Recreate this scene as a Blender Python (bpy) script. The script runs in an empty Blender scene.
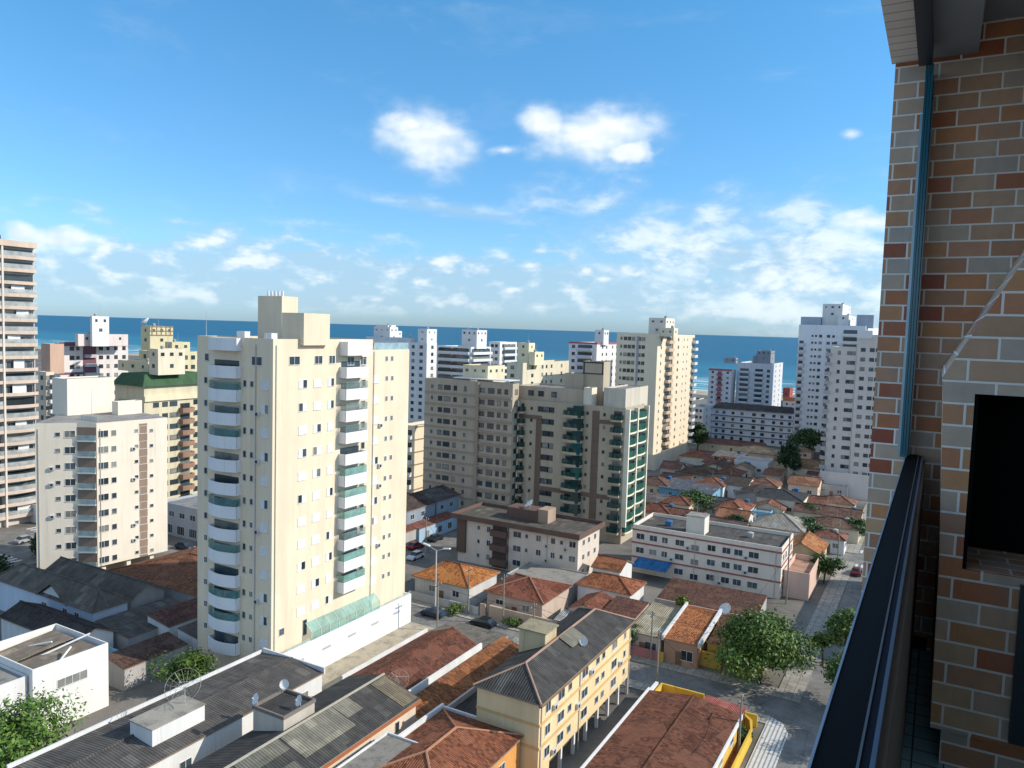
import bpy, bmesh, math, random
from mathutils import Vector, Matrix
R = math.radians
rnd = random.Random(7)
scene = bpy.context.scene
COL = scene.collection

# ------------------------------------------------------------------ camera
# World axes follow the city grid: +Y runs along the street to the sea, +X is across it. Camera stands on a balcony 48 m up.
F, HD, PT, RL, H = 760.0, R(29.3), R(4.16), R(1.72), 48.0
CAM = Vector((0, 0, H))
f0 = Vector((-math.sin(HD), math.cos(HD), 0)); r0 = Vector((math.cos(HD), math.sin(HD), 0))
FW = f0*math.cos(PT) + Vector((0, 0, -math.sin(PT)))
U0 = f0*math.sin(PT) + Vector((0, 0, math.cos(PT)))
RT = r0*math.cos(RL) + U0*math.sin(RL)
UP = -r0*math.sin(RL) + U0*math.cos(RL)
cd = bpy.data.cameras.new('camera'); cam = bpy.data.objects.new('camera', cd); COL.objects.link(cam)
cam.matrix_world = Matrix(((RT.x, UP.x, -FW.x, CAM.x), (RT.y, UP.y, -FW.y, CAM.y), (RT.z, UP.z, -FW.z, CAM.z), (0, 0, 0, 1)))
cd.sensor_fit = 'HORIZONTAL'; cd.sensor_width = 36; cd.lens = 36*F/1024
cd.clip_start = 0.05; cd.clip_end = 120000
scene.camera = cam
scene.view_settings.view_transform = 'Standard'; scene.view_settings.look = 'None'
scene.view_settings.exposure = 0.31; scene.view_settings.gamma = 1

# ------------------------------------------------------------------ sun and sky
SUN_AZ, SUN_EL = R(26), R(32)          # azimuth counted from +X towards +Y
sd = Vector((math.cos(SUN_AZ)*math.cos(SUN_EL), math.sin(SUN_AZ)*math.cos(SUN_EL), math.sin(SUN_EL)))
sl = bpy.data.lights.new('sun', 'SUN'); sl.energy = 3.9; sl.angle = R(0.5); sl.color = (1, 0.92, 0.80)
so = bpy.data.objects.new('sun', sl); COL.objects.link(so); so.rotation_euler = sd.to_track_quat('Z', 'Y').to_euler()
so.location = (60, 20, 120)

world = bpy.data.worlds.new('World'); scene.world = world; world.use_nodes = True
wt = world.node_tree; wn = wt.nodes; wl = wt.links
wn.clear()
SKY_STRENGTH = 0.148
def wnode(t, **k):
    n = wn.new(t)
    for a, b in k.items(): setattr(n, a, b)
    return n
def wset(sock, v):
    if isinstance(v, bpy.types.NodeSocket): wl.new(v, sock)
    else: sock.default_value = v
def wmath(op, a, b=0.0, c=0.0, clamp=False):
    n = wnode('ShaderNodeMath', operation=op, use_clamp=clamp)
    for i, v in enumerate((a, b, c)): wset(n.inputs[i], v)
    return n.outputs[0]
def wdot(v, vec):
    n = wnode('ShaderNodeVectorMath', operation='DOT_PRODUCT'); wl.new(v, n.inputs[0]); n.inputs[1].default_value = vec
    return n.outputs['Value']
def wsmooth(x, lo, hi):
    n = wnode('ShaderNodeMapRange', interpolation_type='SMOOTHSTEP'); wset(n.inputs[0], x)
    n.inputs[1].default_value = lo; n.inputs[2].default_value = hi
    return n.outputs[0]
def wnoise(vec, scale, detail=6, rough=0.55, dist=0.0):
    n = wnode('ShaderNodeTexNoise'); wl.new(vec, n.inputs['Vector'])
    n.inputs['Scale'].default_value = scale; n.inputs['Detail'].default_value = detail
    n.inputs['Roughness'].default_value = rough; n.inputs['Distortion'].default_value = dist
    return n.outputs[0]
def wvec(x, y, z):
    n = wnode('ShaderNodeCombineXYZ'); wset(n.inputs[0], x); wset(n.inputs[1], y); wset(n.inputs[2], z); return n.outputs[0]
sky = wnode('ShaderNodeTexSky', sky_type='NISHITA', sun_disc=False)
sky.sun_elevation = SUN_EL; sky.sun_rotation = R(90) - SUN_AZ
sky.altitude = 50; sky.air_density = 1.0; sky.dust_density = 0.35; sky.ozone_density = 2.2
tint = wnode('ShaderNodeMix', data_type='RGBA', blend_type='MULTIPLY'); tint.inputs[0].default_value = 1
wl.new(sky.outputs[0], tint.inputs[6]); 
co = wnode('ShaderNodeTexCoord').outputs['Generated']
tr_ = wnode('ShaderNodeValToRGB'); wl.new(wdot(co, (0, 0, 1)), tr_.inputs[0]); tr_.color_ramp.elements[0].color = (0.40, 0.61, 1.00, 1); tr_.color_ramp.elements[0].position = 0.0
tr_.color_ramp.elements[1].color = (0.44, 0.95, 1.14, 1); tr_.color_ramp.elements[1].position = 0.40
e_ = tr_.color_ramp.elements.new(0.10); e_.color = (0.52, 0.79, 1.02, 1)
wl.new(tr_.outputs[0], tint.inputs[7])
# angles on the sky, in degrees: azimuth from the photograph's heading, elevation from the horizon
azx = wdot(co, (f0.x, f0.y, 0)); azy = wdot(co, (r0.x, r0.y, 0)); elz = wdot(co, (0, 0, 1))
AZ = wmath('MULTIPLY', wmath('ARCTAN2', azy, azx), 57.29578)
EL = wmath('MULTIPLY', wmath('ARCSINE', elz), 57.29578)
def blob(az, el, sx, sy, rot=0.0):
    x = wmath('SUBTRACT', AZ, az); y = wmath('SUBTRACT', EL, el)
    c, s = math.cos(R(rot)), math.sin(R(rot))
    xr = wmath('ADD', wmath('MULTIPLY', x, c/sx), wmath('MULTIPLY', y, s/sx))
    yr = wmath('ADD', wmath('MULTIPLY', x, -s/sy), wmath('MULTIPLY', y, c/sy))
    q = wmath('ADD', wmath('MULTIPLY', xr, xr), wmath('MULTIPLY', yr, yr))
    return wmath('SUBTRACT', 1.0, wmath('SQRT', q))
def px_sky(px, py):                   # where on the sky a cloud of the photograph stands, degrees
    d = (FW + RT*((px-512)/F) - UP*((py-384)/F)).normalized()
    return math.degrees(math.atan2(d.dot(r0), d.dot(f0))), math.degrees(math.asin(d.z))
cs = wvec(wmath('MULTIPLY', AZ, 0.1), wmath('MULTIPLY', EL, 0.15), 0.0)
n_big = wnoise(cs, 5.0, 8, 0.58, 0.25)
n_fine = wnoise(cs, 4.2, 7, 0.46, 0.1)
def puff(px, py, wx, wy, rot=0, k=0.85, soft=1.05, bias=0.14):
    a, e = px_sky(px, py); s = 0.069
    b = blob(a, e, wx*s, wy*s, rot)
    return wsmooth(wmath('ADD', wmath('ADD', b, bias), wmath('MULTIPLY', wmath('SUBTRACT', n_fine, 0.5), k)), 0.0, soft)
puffs = [puff(428, 141, 66, 40, -16), puff(408, 124, 38, 20, 0), puff(600, 136, 84, 38, 4), puff(545, 124, 34, 24, -20),
         puff(505, 150, 40, 12, 10, 1.3, 0.9, -0.25), puff(630, 150, 50, 18, 5, 1.3, 0.6, -0.1), puff(866, 222, 44, 18, 0, 1.4, 0.9, 0.0),
         puff(60, 240, 50, 15, 6, 1.4, 0.9, 0.05), puff(20, 232, 26, 14, 0, 1.4, 0.9, 0.0), puff(852, 134, 18, 10, 0, 1.5, 1.0, -0.3)]
m = puffs[0]
for p in puffs[1:]: m = wmath('MAXIMUM', m, p)
# low cumulus bank over the sea: a thin grey-blue layer with heaped tops
cb = wvec(wmath('MULTIPLY', AZ, 0.10), wmath('MULTIPLY', EL, 0.20), 3.7)
nb = wnoise(cb, 4.4, 7, 0.50, 0.1)
nlay = wnoise(wvec(wmath('MULTIPLY', AZ, 0.05), wmath('MULTIPLY', EL, 0.30), 6.2), 2.2, 6, 0.55, 0.2)
top_ = wmath('ADD', 5.6, wmath('MULTIPLY', wmath('SUBTRACT', nlay, 0.5), 6.0))
band = wmath('MULTIPLY', wsmooth(EL, 0.3, 1.8), wsmooth(wmath('SUBTRACT', top_, EL), -0.7, 1.4))
layer = wmath('MULTIPLY', band, 0.62)
bank = wmath('MULTIPLY', wmath('MULTIPLY', wmath('MULTIPLY', wsmooth(nb, 0.38, 0.66), 0.85), wsmooth(wmath('SUBTRACT', wmath('ADD', top_, 1.0), EL), -0.6, 1.4)), wsmooth(EL, 1.6, 3.0))
# the broad soft bank on the right
a, e = px_sky(770, 262)
rb = blob(a, e, 17.5, 5.2, -7)
nr = wnoise(wvec(wmath('MULTIPLY', AZ, 0.10), wmath('MULTIPLY', EL, 0.2), 9.1), 2.6, 8, 0.56, 0.2)
right = wmath('MULTIPLY', wsmooth(wmath('ADD', rb, wmath('MULTIPLY', wmath('SUBTRACT', nr, 0.5), 1.9)), -0.25, 0.95), 0.82)
# thin high streak
a, e = px_sky(455, 209)
stk = blob(a, e, 9.5, 0.8, -6)
ns = wnoise(wvec(wmath('MULTIPLY', AZ, 0.06), wmath('MULTIPLY', EL, 0.3), 5.0), 6.0, 6, 0.6, 0.3)
streak = wmath('MULTIPLY', wsmooth(wmath('ADD', stk, wmath('MULTIPLY', wmath('SUBTRACT', ns, 0.5), 1.2)), -0.1, 1.1), 0.5)
# faint veil, and an unseen overcast added behind the viewer and overhead for fill light
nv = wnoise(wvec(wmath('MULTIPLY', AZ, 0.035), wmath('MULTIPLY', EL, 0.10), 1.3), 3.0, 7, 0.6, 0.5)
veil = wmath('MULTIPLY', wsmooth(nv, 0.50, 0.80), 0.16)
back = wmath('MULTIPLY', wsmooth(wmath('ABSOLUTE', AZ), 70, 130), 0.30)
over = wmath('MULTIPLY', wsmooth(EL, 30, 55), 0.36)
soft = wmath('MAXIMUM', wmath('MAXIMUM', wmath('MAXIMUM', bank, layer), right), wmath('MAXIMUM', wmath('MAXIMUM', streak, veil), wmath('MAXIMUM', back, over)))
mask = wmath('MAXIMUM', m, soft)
# relief: cloud tops lit from the sun side, grey-blue below
up = wnode('ShaderNodeVectorMath', operation='ADD'); wl.new(cs, up.inputs[0]); up.inputs[1].default_value = (0.035, 0.05, 0)
n_off = wnoise(up.outputs[0], 4.2, 7, 0.46, 0.1)
rel = wmath('ADD', wmath('MULTIPLY', wsmooth(wmath('SUBTRACT', n_fine, n_off), -0.16, 0.14), 0.55), wmath('MULTIPLY', wsmooth(EL, 12.4, 15.2), 0.45))
ccol = wnode('ShaderNodeMix', data_type='RGBA'); wset(ccol.inputs[0], rel)
ccol.inputs[6].default_value = (4.4, 5.1, 5.8, 1); ccol.inputs[7].default_value = (6.6, 6.7, 6.8, 1)
ccol2 = wnode('ShaderNodeMix', data_type='RGBA'); wset(ccol2.inputs[0], wmath('MULTIPLY', wsmooth(m, 0.0, 0.6), 0.9))
low = wnode('ShaderNodeMix', data_type='RGBA'); wset(low.inputs[0], wmath('MAXIMUM', wmath('MAXIMUM', wsmooth(nb, 0.46, 0.72), wmath('MULTIPLY', wsmooth(right, 0.0, 0.6), wsmooth(nr, 0.40, 0.62))), wmath('MAXIMUM', wsmooth(back, 0.0, 0.3), wsmooth(over, 0.0, 0.3))))
low.inputs[6].default_value = (2.7, 3.7, 4.6, 1); low.inputs[7].default_value = (5.6, 5.9, 6.1, 1)
wl.new(low.outputs[2], ccol2.inputs[6]); wl.new(ccol.outputs[2], ccol2.inputs[7])
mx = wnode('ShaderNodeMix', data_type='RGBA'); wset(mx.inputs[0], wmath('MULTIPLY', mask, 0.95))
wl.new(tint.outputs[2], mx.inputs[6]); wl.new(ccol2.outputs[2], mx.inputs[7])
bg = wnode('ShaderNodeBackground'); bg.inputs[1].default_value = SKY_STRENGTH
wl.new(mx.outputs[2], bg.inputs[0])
wo = wnode('ShaderNodeOutputWorld'); wl.new(bg.outputs[0], wo.inputs[0])

# ------------------------------------------------------------------ pixel <-> ground helpers (used to survey where things stand)
def ray(px, py): return FW + RT*((px-512)/F) - UP*((py-384)/F)
def G(px, py, z=0.0):
    d = ray(px, py); return CAM + d*((z-H)/d.z)
def W(px, py, w): return CAM + ray(px, py)*w

# ------------------------------------------------------------------ materials
MATS = {}
class NT:
    def __init__(s, name):
        s.m = bpy.data.materials.new(name); s.m.use_nodes = True
        s.n = s.m.node_tree.nodes; s.l = s.m.node_tree.links; s.b = s.n['Principled BSDF']
    def node(s, t, **k):
        n = s.n.new(t)
        for a, b in k.items(): setattr(n, a, b)
        return n
    def set(s, sock, v):
        if isinstance(v, bpy.types.NodeSocket): s.l.new(v, sock)
        else: sock.default_value = v
    def math(s, op, a, b=0.0, clamp=False):
        n = s.node('ShaderNodeMath', operation=op, use_clamp=clamp); s.set(n.inputs[0], a); s.set(n.inputs[1], b); return n.outputs[0]
    def mix(s, f, a, b, blend='MIX'):
        n = s.node('ShaderNodeMix', data_type='RGBA', blend_type=blend); s.set(n.inputs[0], f)
        s.set(n.inputs[6], a if not isinstance(a, tuple) else (*a[:3], 1)); s.set(n.inputs[7], b if not isinstance(b, tuple) else (*b[:3], 1))
        return n.outputs[2]
    def noise(s, vec, scale, detail=4, rough=0.55):
        n = s.node('ShaderNodeTexNoise'); 
        if vec is not None: s.l.new(vec, n.inputs['Vector'])
        n.inputs['Scale'].default_value = scale; n.inputs['Detail'].default_value = detail; n.inputs['Roughness'].default_value = rough
        return n.outputs[0]
    def ramp(s, f, stops, interp='LINEAR'):
        n = s.node('ShaderNodeValToRGB'); s.set(n.inputs[0], f); cr = n.color_ramp; cr.interpolation = interp
        while len(cr.elements) < len(stops): cr.elements.new(0.5)
        for e, (p, c) in zip(cr.elements, stops):
            e.position = p; e.color = (*c, 1) if len(c) == 3 else c
        return n.outputs[0]
    def scale(s, vec, v):
        n = s.node('ShaderNodeVectorMath', operation='MULTIPLY'); s.l.new(vec, n.inputs[0]); n.inputs[1].default_value = v; return n.outputs[0]
    def pos(s): return s.node('ShaderNodeNewGeometry').outputs['Position']
    def uv(s): return s.node('ShaderNodeTexCoord').outputs['UV']
    def bump(s, h, strength, dist=0.02):
        n = s.node('ShaderNodeBump'); n.inputs['Strength'].default_value = strength; n.inputs['Distance'].default_value = dist
        s.set(n.inputs['Height'], h); s.l.new(n.outputs[0], s.b.inputs['Normal'])
    def done(s, col, rough=0.8, spec=0.3, metal=0.0):
        s.set(s.b.inputs['Base Color'], col if not isinstance(col, tuple) else (*col[:3], 1))
        s.set(s.b.inputs['Roughness'], rough); s.b.inputs['Specular IOR Level'].default_value = spec; s.b.inputs['Metallic'].default_value = metal
        return s.m
def cached(fn):
    def g(*a):
        k = (fn.__name__,)+a
        if k not in MATS: MATS[k] = fn(*a)
        return MATS[k]
    return g
def mul(c, k): return tuple(x*k for x in c)
@cached
def paint(c, dirt=0.28, name='paint'):
    t = NT(name+'_wall'); p = t.pos()
    streak = t.noise(t.scale(p, (0.5, 0.5, 0.07)), 1.0, 6, 0.6)
    blot = t.noise(p, 0.22, 5, 0.6); fine = t.noise(p, 9.0, 3)
    k = t.ramp(streak, [(0.30, mul(c, 1-dirt*.7)), (0.62, c)])
    k = t.mix(t.math('MULTIPLY', t.ramp(blot, [(0.5, (0, 0, 0)), (0.75, (1, 1, 1))]), 0.35), k, (c[0]*0.80, c[1]*0.79, c[2]*0.77))
    run = t.noise(t.scale(p, (2.6, 2.6, 0.05)), 1.0, 4, 0.7); rm = t.noise(t.scale(p, (0.3, 0.3, 0.12)), 1.0, 3)
    k = t.mix(t.math('MULTIPLY', t.math('MULTIPLY', t.ramp(run, [(0.54, (0, 0, 0)), (0.70, (1, 1, 1))]), t.ramp(rm, [(0.42, (0, 0, 0)), (0.62, (1, 1, 1))])), 0.25+dirt), k, (c[0]*0.55, c[1]*0.53, c[2]*0.50))
    k = t.mix(0.10, k, t.ramp(fine, [(0.3, (0.15, 0.15, 0.15)), (0.7, (1, 1, 1))]), 'MULTIPLY')
    t.bump(fine, 0.15, 0.01)
    return t.done(k, 0.85, 0.2)
@cached
def tiles(c, age=0.5, ridge=0.24):
    t = NT('clay_tile_roof'); uv = t.uv(); p = t.pos()
    sx = t.node('ShaderNodeSeparateXYZ'); t.l.new(uv, sx.inputs[0])
    cx = t.math('FLOOR', t.math('DIVIDE', sx.outputs[0], ridge)); cy = t.math('FLOOR', t.math('DIVIDE', sx.outputs[1], 0.38))
    cv = t.node('ShaderNodeCombineXYZ'); t.l.new(cx, cv.inputs[0]); t.l.new(cy, cv.inputs[1])
    wnz = t.node('ShaderNodeTexWhiteNoise', noise_dimensions='2D'); t.l.new(cv.outputs[0], wnz.inputs['Vector'])
    wv = wnz.outputs[0]
    big = t.noise(p, 0.55, 6, 0.66); st = t.noise(t.scale(uv, (1.3, 0.22, 1)), 1.0, 5, 0.6)
    c = (c[0]*0.74, c[1]*0.84+0.003, c[2]*0.84+0.003); k = t.ramp(wv, [(0, mul(c, 0.5)), (0.45, c), (1, (min(c[0]*1.3, 1), c[1]*1.4, c[2]*1.4))])
    k = t.mix(t.math('MULTIPLY', t.ramp(big, [(0.40, (0, 0, 0)), (0.62, (1, 1, 1))]), 0.12+0.5*age), k, (c[0]*0.36+0.02, c[1]*0.40+0.015, c[2]*0.5+0.012))
    k = t.mix(t.math('MULTIPLY', t.ramp(st, [(0.45, (0, 0, 0)), (0.7, (1, 1, 1))]), 0.2+0.4*age), k, (0.055, 0.045, 0.04))
    vo = t.node('ShaderNodeTexVoronoi'); t.l.new(t.scale(uv, (0.55, 0.9, 1)), vo.inputs['Vector']); vo.inputs['Scale'].default_value = 0.7
    vs = t.node('ShaderNodeSeparateColor'); t.l.new(vo.outputs['Color'], vs.inputs[0])
    k = t.mix(t.math('MULTIPLY', t.math('GREATER_THAN', vs.outputs[0], 0.84), 0.45), k, (min(c[0]*1.4, .7), c[1]*1.6, c[2]*1.7)); k = t.mix(t.math('MULTIPLY', t.math('LESS_THAN', vs.outputs[0], 0.12), 0.4), k, mul(c, .35))
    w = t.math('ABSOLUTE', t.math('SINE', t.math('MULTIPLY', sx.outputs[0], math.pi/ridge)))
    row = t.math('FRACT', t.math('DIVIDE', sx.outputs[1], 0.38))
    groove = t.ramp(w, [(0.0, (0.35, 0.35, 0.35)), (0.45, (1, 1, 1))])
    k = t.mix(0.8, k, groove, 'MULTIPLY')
    t.bump(t.math('ADD', w, t.math('MULTIPLY', row, -0.5)), 0.9, 0.06)
    return t.done(k, 0.9, 0.15)
@cached
def fibro(c, ridge=0.3):
    t = NT('corrugated_sheet_roof'); uv = t.uv(); p = t.pos()
    sx = t.node('ShaderNodeSeparateXYZ'); t.l.new(uv, sx.inputs[0])
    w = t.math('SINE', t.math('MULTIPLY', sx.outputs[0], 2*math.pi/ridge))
    cx = t.math('FLOOR', t.math('DIVIDE', sx.outputs[0], 1.05)); cy = t.math('FLOOR', t.math('DIVIDE', sx.outputs[1], 1.85))
    cv = t.node('ShaderNodeCombineXYZ'); t.l.new(cx, cv.inputs[0]); t.l.new(cy, cv.inputs[1])
    wz = t.node('ShaderNodeTexWhiteNoise', noise_dimensions='2D'); t.l.new(cv.outputs[0], wz.inputs['Vector'])
    big = t.noise(p, 0.7, 7, 0.68); st = t.noise(t.scale(uv, (1.6, 0.2, 1)), 1.2, 5, 0.65)
    k = t.ramp(wz.outputs[0], [(0, mul(c, 0.75)), (0.9, c), (1, (min(c[0]*1.6, .5), min(c[1]*1.6, .5), min(c[2]*1.5, .5)))])
    k = t.mix(t.math('MULTIPLY', t.ramp(big, [(0.40, (0, 0, 0)), (0.65, (1, 1, 1))]), 0.6), k, mul(c, 0.4))
    k = t.mix(t.math('MULTIPLY', t.ramp(st, [(0.5, (0, 0, 0)), (0.72, (1, 1, 1))]), 0.5), k, (c[0]*1.5+.02, c[1]*1.4+.015, c[2]*1.2+.01))
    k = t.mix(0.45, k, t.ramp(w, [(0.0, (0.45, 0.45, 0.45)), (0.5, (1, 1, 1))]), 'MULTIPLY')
    t.bump(w, 0.7, 0.05)
    return t.done(k, 0.9, 0.15)
@cached
def glass(c=(0.035, 0.05, 0.06), lite=(0.30, 0.30, 0.27)):
    t = NT('window_glass'); r = t.node('ShaderNodeObjectInfo').outputs['Random']
    n = t.noise(t.pos(), 0.6, 2)
    v = t.math('ADD', t.math('MULTIPLY', r, 0.75), t.math('MULTIPLY', n, 0.35))
    k = t.ramp(v, [(0.0, mul(c, 0.45)), (0.45, c), (0.72, mul(c, 1.8)), (0.78, mul(lite, 0.6)), (1, lite)])
    return t.done(k, 0.08, 0.5)
@cached
def tglass(c=(0.10, 0.34, 0.30), alpha=0.55):
    t = NT('tinted_balcony_glass'); n = t.noise(t.pos(), 0.7, 2)
    k = t.ramp(n, [(0.3, mul(c, 0.7)), (0.7, mul(c, 1.15))])
    t.b.inputs['Alpha'].default_value = alpha
    return t.done(k, 0.06, 0.55)
@cached
def plain(c, rough=0.6, spec=0.3, metal=0.0, name='plain'):
    t = NT(name); n = t.noise(t.pos(), 3.0, 5, 0.6)
    k = t.ramp(n, [(0.3, mul(c, 0.82)), (0.65, c)])
    return t.done(k, rough, spec, metal)
@cached
def concrete(c, sc=0.5):
    t = NT('weathered_concrete'); p = t.pos()
    a = t.noise(p, sc, 8, 0.68); b = t.noise(p, sc*7, 5, 0.6)
    k = t.ramp(a, [(0.32, mul(c, 0.55)), (0.5, c), (0.7, mul(c, 1.15))])
    k = t.mix(0.25, k, t.ramp(b, [(0.3, (0.4, 0.4, 0.4)), (0.65, (1, 1, 1))]), 'MULTIPLY')
    t.bump(b, 0.3, 0.02)
    return t.done(k, 0.92, 0.15)
@cached
def leaf(c):
    t = NT('leaf_green'); g = t.node('ShaderNodeNewGeometry')
    r = g.outputs['Random Per Island']; n = t.noise(g.outputs['Position'], 0.9, 3)
    k = t.ramp(t.math('ADD', t.math('MULTIPLY', r, 0.6), t.math('MULTIPLY', n, 0.5)), [(0.15, mul(c, 0.40)), (0.5, c), (0.85, (c[0]*1.9, c[1]*1.55, c[2]*1.1))])
    t.b.inputs['Subsurface Weight'].default_value = 0.0
    return t.done(k, 0.55, 0.35)
WHITE = (0.78, 0.78, 0.78)
M_white = plain((0.74, 0.74, 0.73), 0.5, 0.3, 0.0, 'white_paint')
M_alu = plain((0.55, 0.56, 0.57), 0.4, 0.4, 0.3, 'aluminium')
M_dark = plain((0.03, 0.03, 0.035), 0.5, 0.3, 0.0, 'dark_recess')
M_bark = plain((0.10, 0.075, 0.055), 0.9, 0.1, 0.0, 'bark')
M_mortar = plain((0.42, 0.36, 0.30), 0.9, 0.1, 0.0, 'ridge_mortar')

# ------------------------------------------------------------------ mesh helpers
class MB:
    def __init__(s): s.v = []; s.f = []; s.mi = []
    def face(s, pts, m=0):
        i = len(s.v); s.v += [Vector(p) for p in pts]; s.f.append(tuple(range(i, i+len(pts)))); s.mi.append(m); return s
    def hexa(s, b, t, m=0):
        i = len(s.v); s.v += [Vector(p) for p in b]+[Vector(p) for p in t]
        for q in ((3, 2, 1, 0), (4, 5, 6, 7), (0, 1, 5, 4), (1, 2, 6, 5), (2, 3, 7, 6), (3, 0, 4, 7)):
            s.f.append(tuple(i+k for k in q)); s.mi.append(m)
        return s
    def box(s, x0, x1, y0, y1, z0, z1, m=0):
        return s.hexa([(x0, y0, z0), (x1, y0, z0), (x1, y1, z0), (x0, y1, z0)], [(x0, y0, z1), (x1, y0, z1), (x1, y1, z1), (x0, y1, z1)], m)
    def prism(s, poly, z0, z1, m=0, mtop=None):
        n = len(poly); i = len(s.v)
        s.v += [Vector((p[0], p[1], z0)) for p in poly]+[Vector((p[0], p[1], z1)) for p in poly]
        s.f.append(tuple(i+n-1-k for k in range(n))); s.mi.append(m)
        s.f.append(tuple(i+n+k for k in range(n))); s.mi.append(m if mtop is None else mtop)
        for k in range(n):
            j = (k+1) % n; s.f.append((i+k, i+j, i+n+j, i+n+k)); s.mi.append(m)
        return s
    def tube(s, p, q, r, r2=None, n=6, m=0):
        p = Vector(p); q = Vector(q); r2 = r if r2 is None else r2
        d = (q-p).normalized(); a = d.orthogonal().normalized(); b = d.cross(a); i = len(s.v)
        for c, rr in ((p, r), (q, r2)):
            for k in range(n):
                t = 2*math.pi*k/n; s.v.append(c+(a*math.cos(t)+b*math.sin(t))*rr)
        for k in range(n):
            j = (k+1) % n; s.f.append((i+k, i+j, i+n+j, i+n+k)); s.mi.append(m)
        s.f.append(tuple(i+n-1-k for k in range(n))); s.mi.append(m); s.f.append(tuple(i+n+k for k in range(n))); s.mi.append(m)
        return s
    def build(s, name, mats, parent=None, root=None):
        me = bpy.data.meshes.new(name); off = root.location if root else Vector((0, 0, 0))
        me.from_pydata([tuple(v-off) for v in s.v], [], s.f)
        mats = mats if isinstance(mats, (list, tuple)) else [mats]
        for m_ in mats: me.materials.append(m_)
        me.polygons.foreach_set('material_index', s.mi)
        ul = me.uv_layers.new(name='uv')
        Z = Vector((0, 0, 1))
        for p in me.polygons:
            n = p.normal
            t = Vector((1, 0, 0)) if abs(n.z) > 0.995 else Z.cross(n).normalized()
            b = n.cross(t)
            for li, vi in zip(p.loop_indices, p.vertices):
                c = me.vertices[vi].co+off
                ul.data[li].uv = (c.dot(t), c.dot(b))
        me.update()
        o = bpy.data.objects.new(name, me); COL.objects.link(o)
        if parent: o.parent = parent
        elif root: o.location = root.location
        return o
def tag(o, label, cat, group=None):
    o['label'] = label; o['category'] = cat
    if group: o['group'] = group
    return o
def thing(name, label, cat, loc, group=None):
    o = bpy.data.objects.new(name, None); o.empty_display_size = 0.5; COL.objects.link(o); o.location = loc
    return tag(o, label, cat, group)
def single(mb, name, mats, label, cat, loc=None, group=None):
    class _R: pass
    r = _R(); r.location = Vector(loc) if loc else Vector((0, 0, 0))
    o = mb.build(name, mats, None, r); return tag(o, label, cat, group)
def structure(mb, name, mats):
    o = mb.build(name, mats); o['kind'] = 'structure'; return o

class Face:
    """vertical wall plane: origin, direction along t, outward normal n."""
    def __init__(s, o, t, n): s.o = Vector((o[0], o[1], 0)); s.t = Vector((t[0], t[1], 0)).normalized(); s.n = Vector((n[0], n[1], 0)).normalized()
    def pt(s, a, d, z): return s.o+s.t*a+s.n*d+Vector((0, 0, z))
    def hit(s, px, py):
        r = ray(px, py); p = CAM+r*((s.o-CAM).dot(s.n)/r.dot(s.n)); return (p-s.o).dot(s.t), p.z
    def a(s, px, py): return s.hit(px, py)[0]
    def z(s, px, py): return s.hit(px, py)[1]
    def box(s, mb, a0, a1, d0, d1, z0, z1, m=0):
        b = [s.pt(a0, d1, z0), s.pt(a1, d1, z0), s.pt(a1, d0, z0), s.pt(a0, d0, z0)]
        mb.hexa(b, [p+Vector((0, 0, z1-z0)) for p in b], m)
    def ang(s): return math.atan2(s.n.y, s.n.x)+math.pi/2   # local mesh faces -y

WMESH = {}
def wmesh(style, w, h, gl, split):
    key = (style, w, h, gl.name, split)
    if key in WMESH: return WMESH[key]
    mb = MB(); pn = MB(); hw, hh = w/2, h/2
    class _Z: location = Vector((0, 0, 0))
    fr = {'sl': M_white, 'sh': M_white, 'dk': plain((0.06, 0.06, 0.06), 0.5, 0.3, 0.0, 'dark_frame'), 'sm': M_alu, 'gn': plain((0.10, 0.22, 0.18), .5, .3, 0., 'green_frame')}[style[:2]]
    e = 0.05
    def fb(x0, x1, z0, z1, y0=-0.05, y1=0.02, m=0): mb.box(x0, x1, y0, y1, z0, z1, m)
    fb(-hw, hw, hh-e, hh); fb(-hw-0.04, hw+0.04, -hh-0.02, -hh+e, -0.10); fb(-hw, -hw+e, -hh+e, hh-e); fb(hw-e, hw, -hh+e, hh-e)
    x0, x1 = -hw+e, hw-e
    if style == 'sl':
        nm = 2 if w < 2.2 else 4
        for k in range(1, nm):
            x = x0+(x1-x0)*k/nm; fb(x-0.025, x+0.025, -hh+e, hh-e, -0.035)
    if style[:2] == 'sh':            # sliding shutters: closed leaves are white slatted panels
        mid = (x0+x1)/2
        cl = {'sh0': ((x0, mid), (mid, x1)), 'sh1': ((mid, x1),), 'sh2': ((x0, mid),)}[style]
        for c0, c1 in cl:
            nsl = 10
            for k in range(nsl):
                za = -hh+e+(h-2*e)*k/nsl; zb = za+(h-2*e)/nsl*0.86
                mb.hexa([(c0, -0.045, za), (c1, -0.045, za), (c1, -0.015, za), (c0, -0.015, za)], [(c0, -0.03, zb), (c1, -0.03, zb), (c1, -0.005, zb), (c0, -0.005, zb)], 0)
        if style != 'sh0': fb(mid-0.025, mid+0.025, -hh+e, hh-e, -0.04)
    tgt = pn if split else mb
    tgt.box(x0, x1, -0.012, 0.01, -hh+e, hh-e, 0 if split else 1)
    def mk(m_, nm, mats):
        o = m_.build(nm, mats, None, _Z); me = o.data; bpy.data.objects.remove(o); return me
    WMESH[key] = (mk(mb, 'window', [fr] if split else [fr, gl]), mk(pn, 'pane', [gl]) if split else None)
    return WMESH[key]

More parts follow.
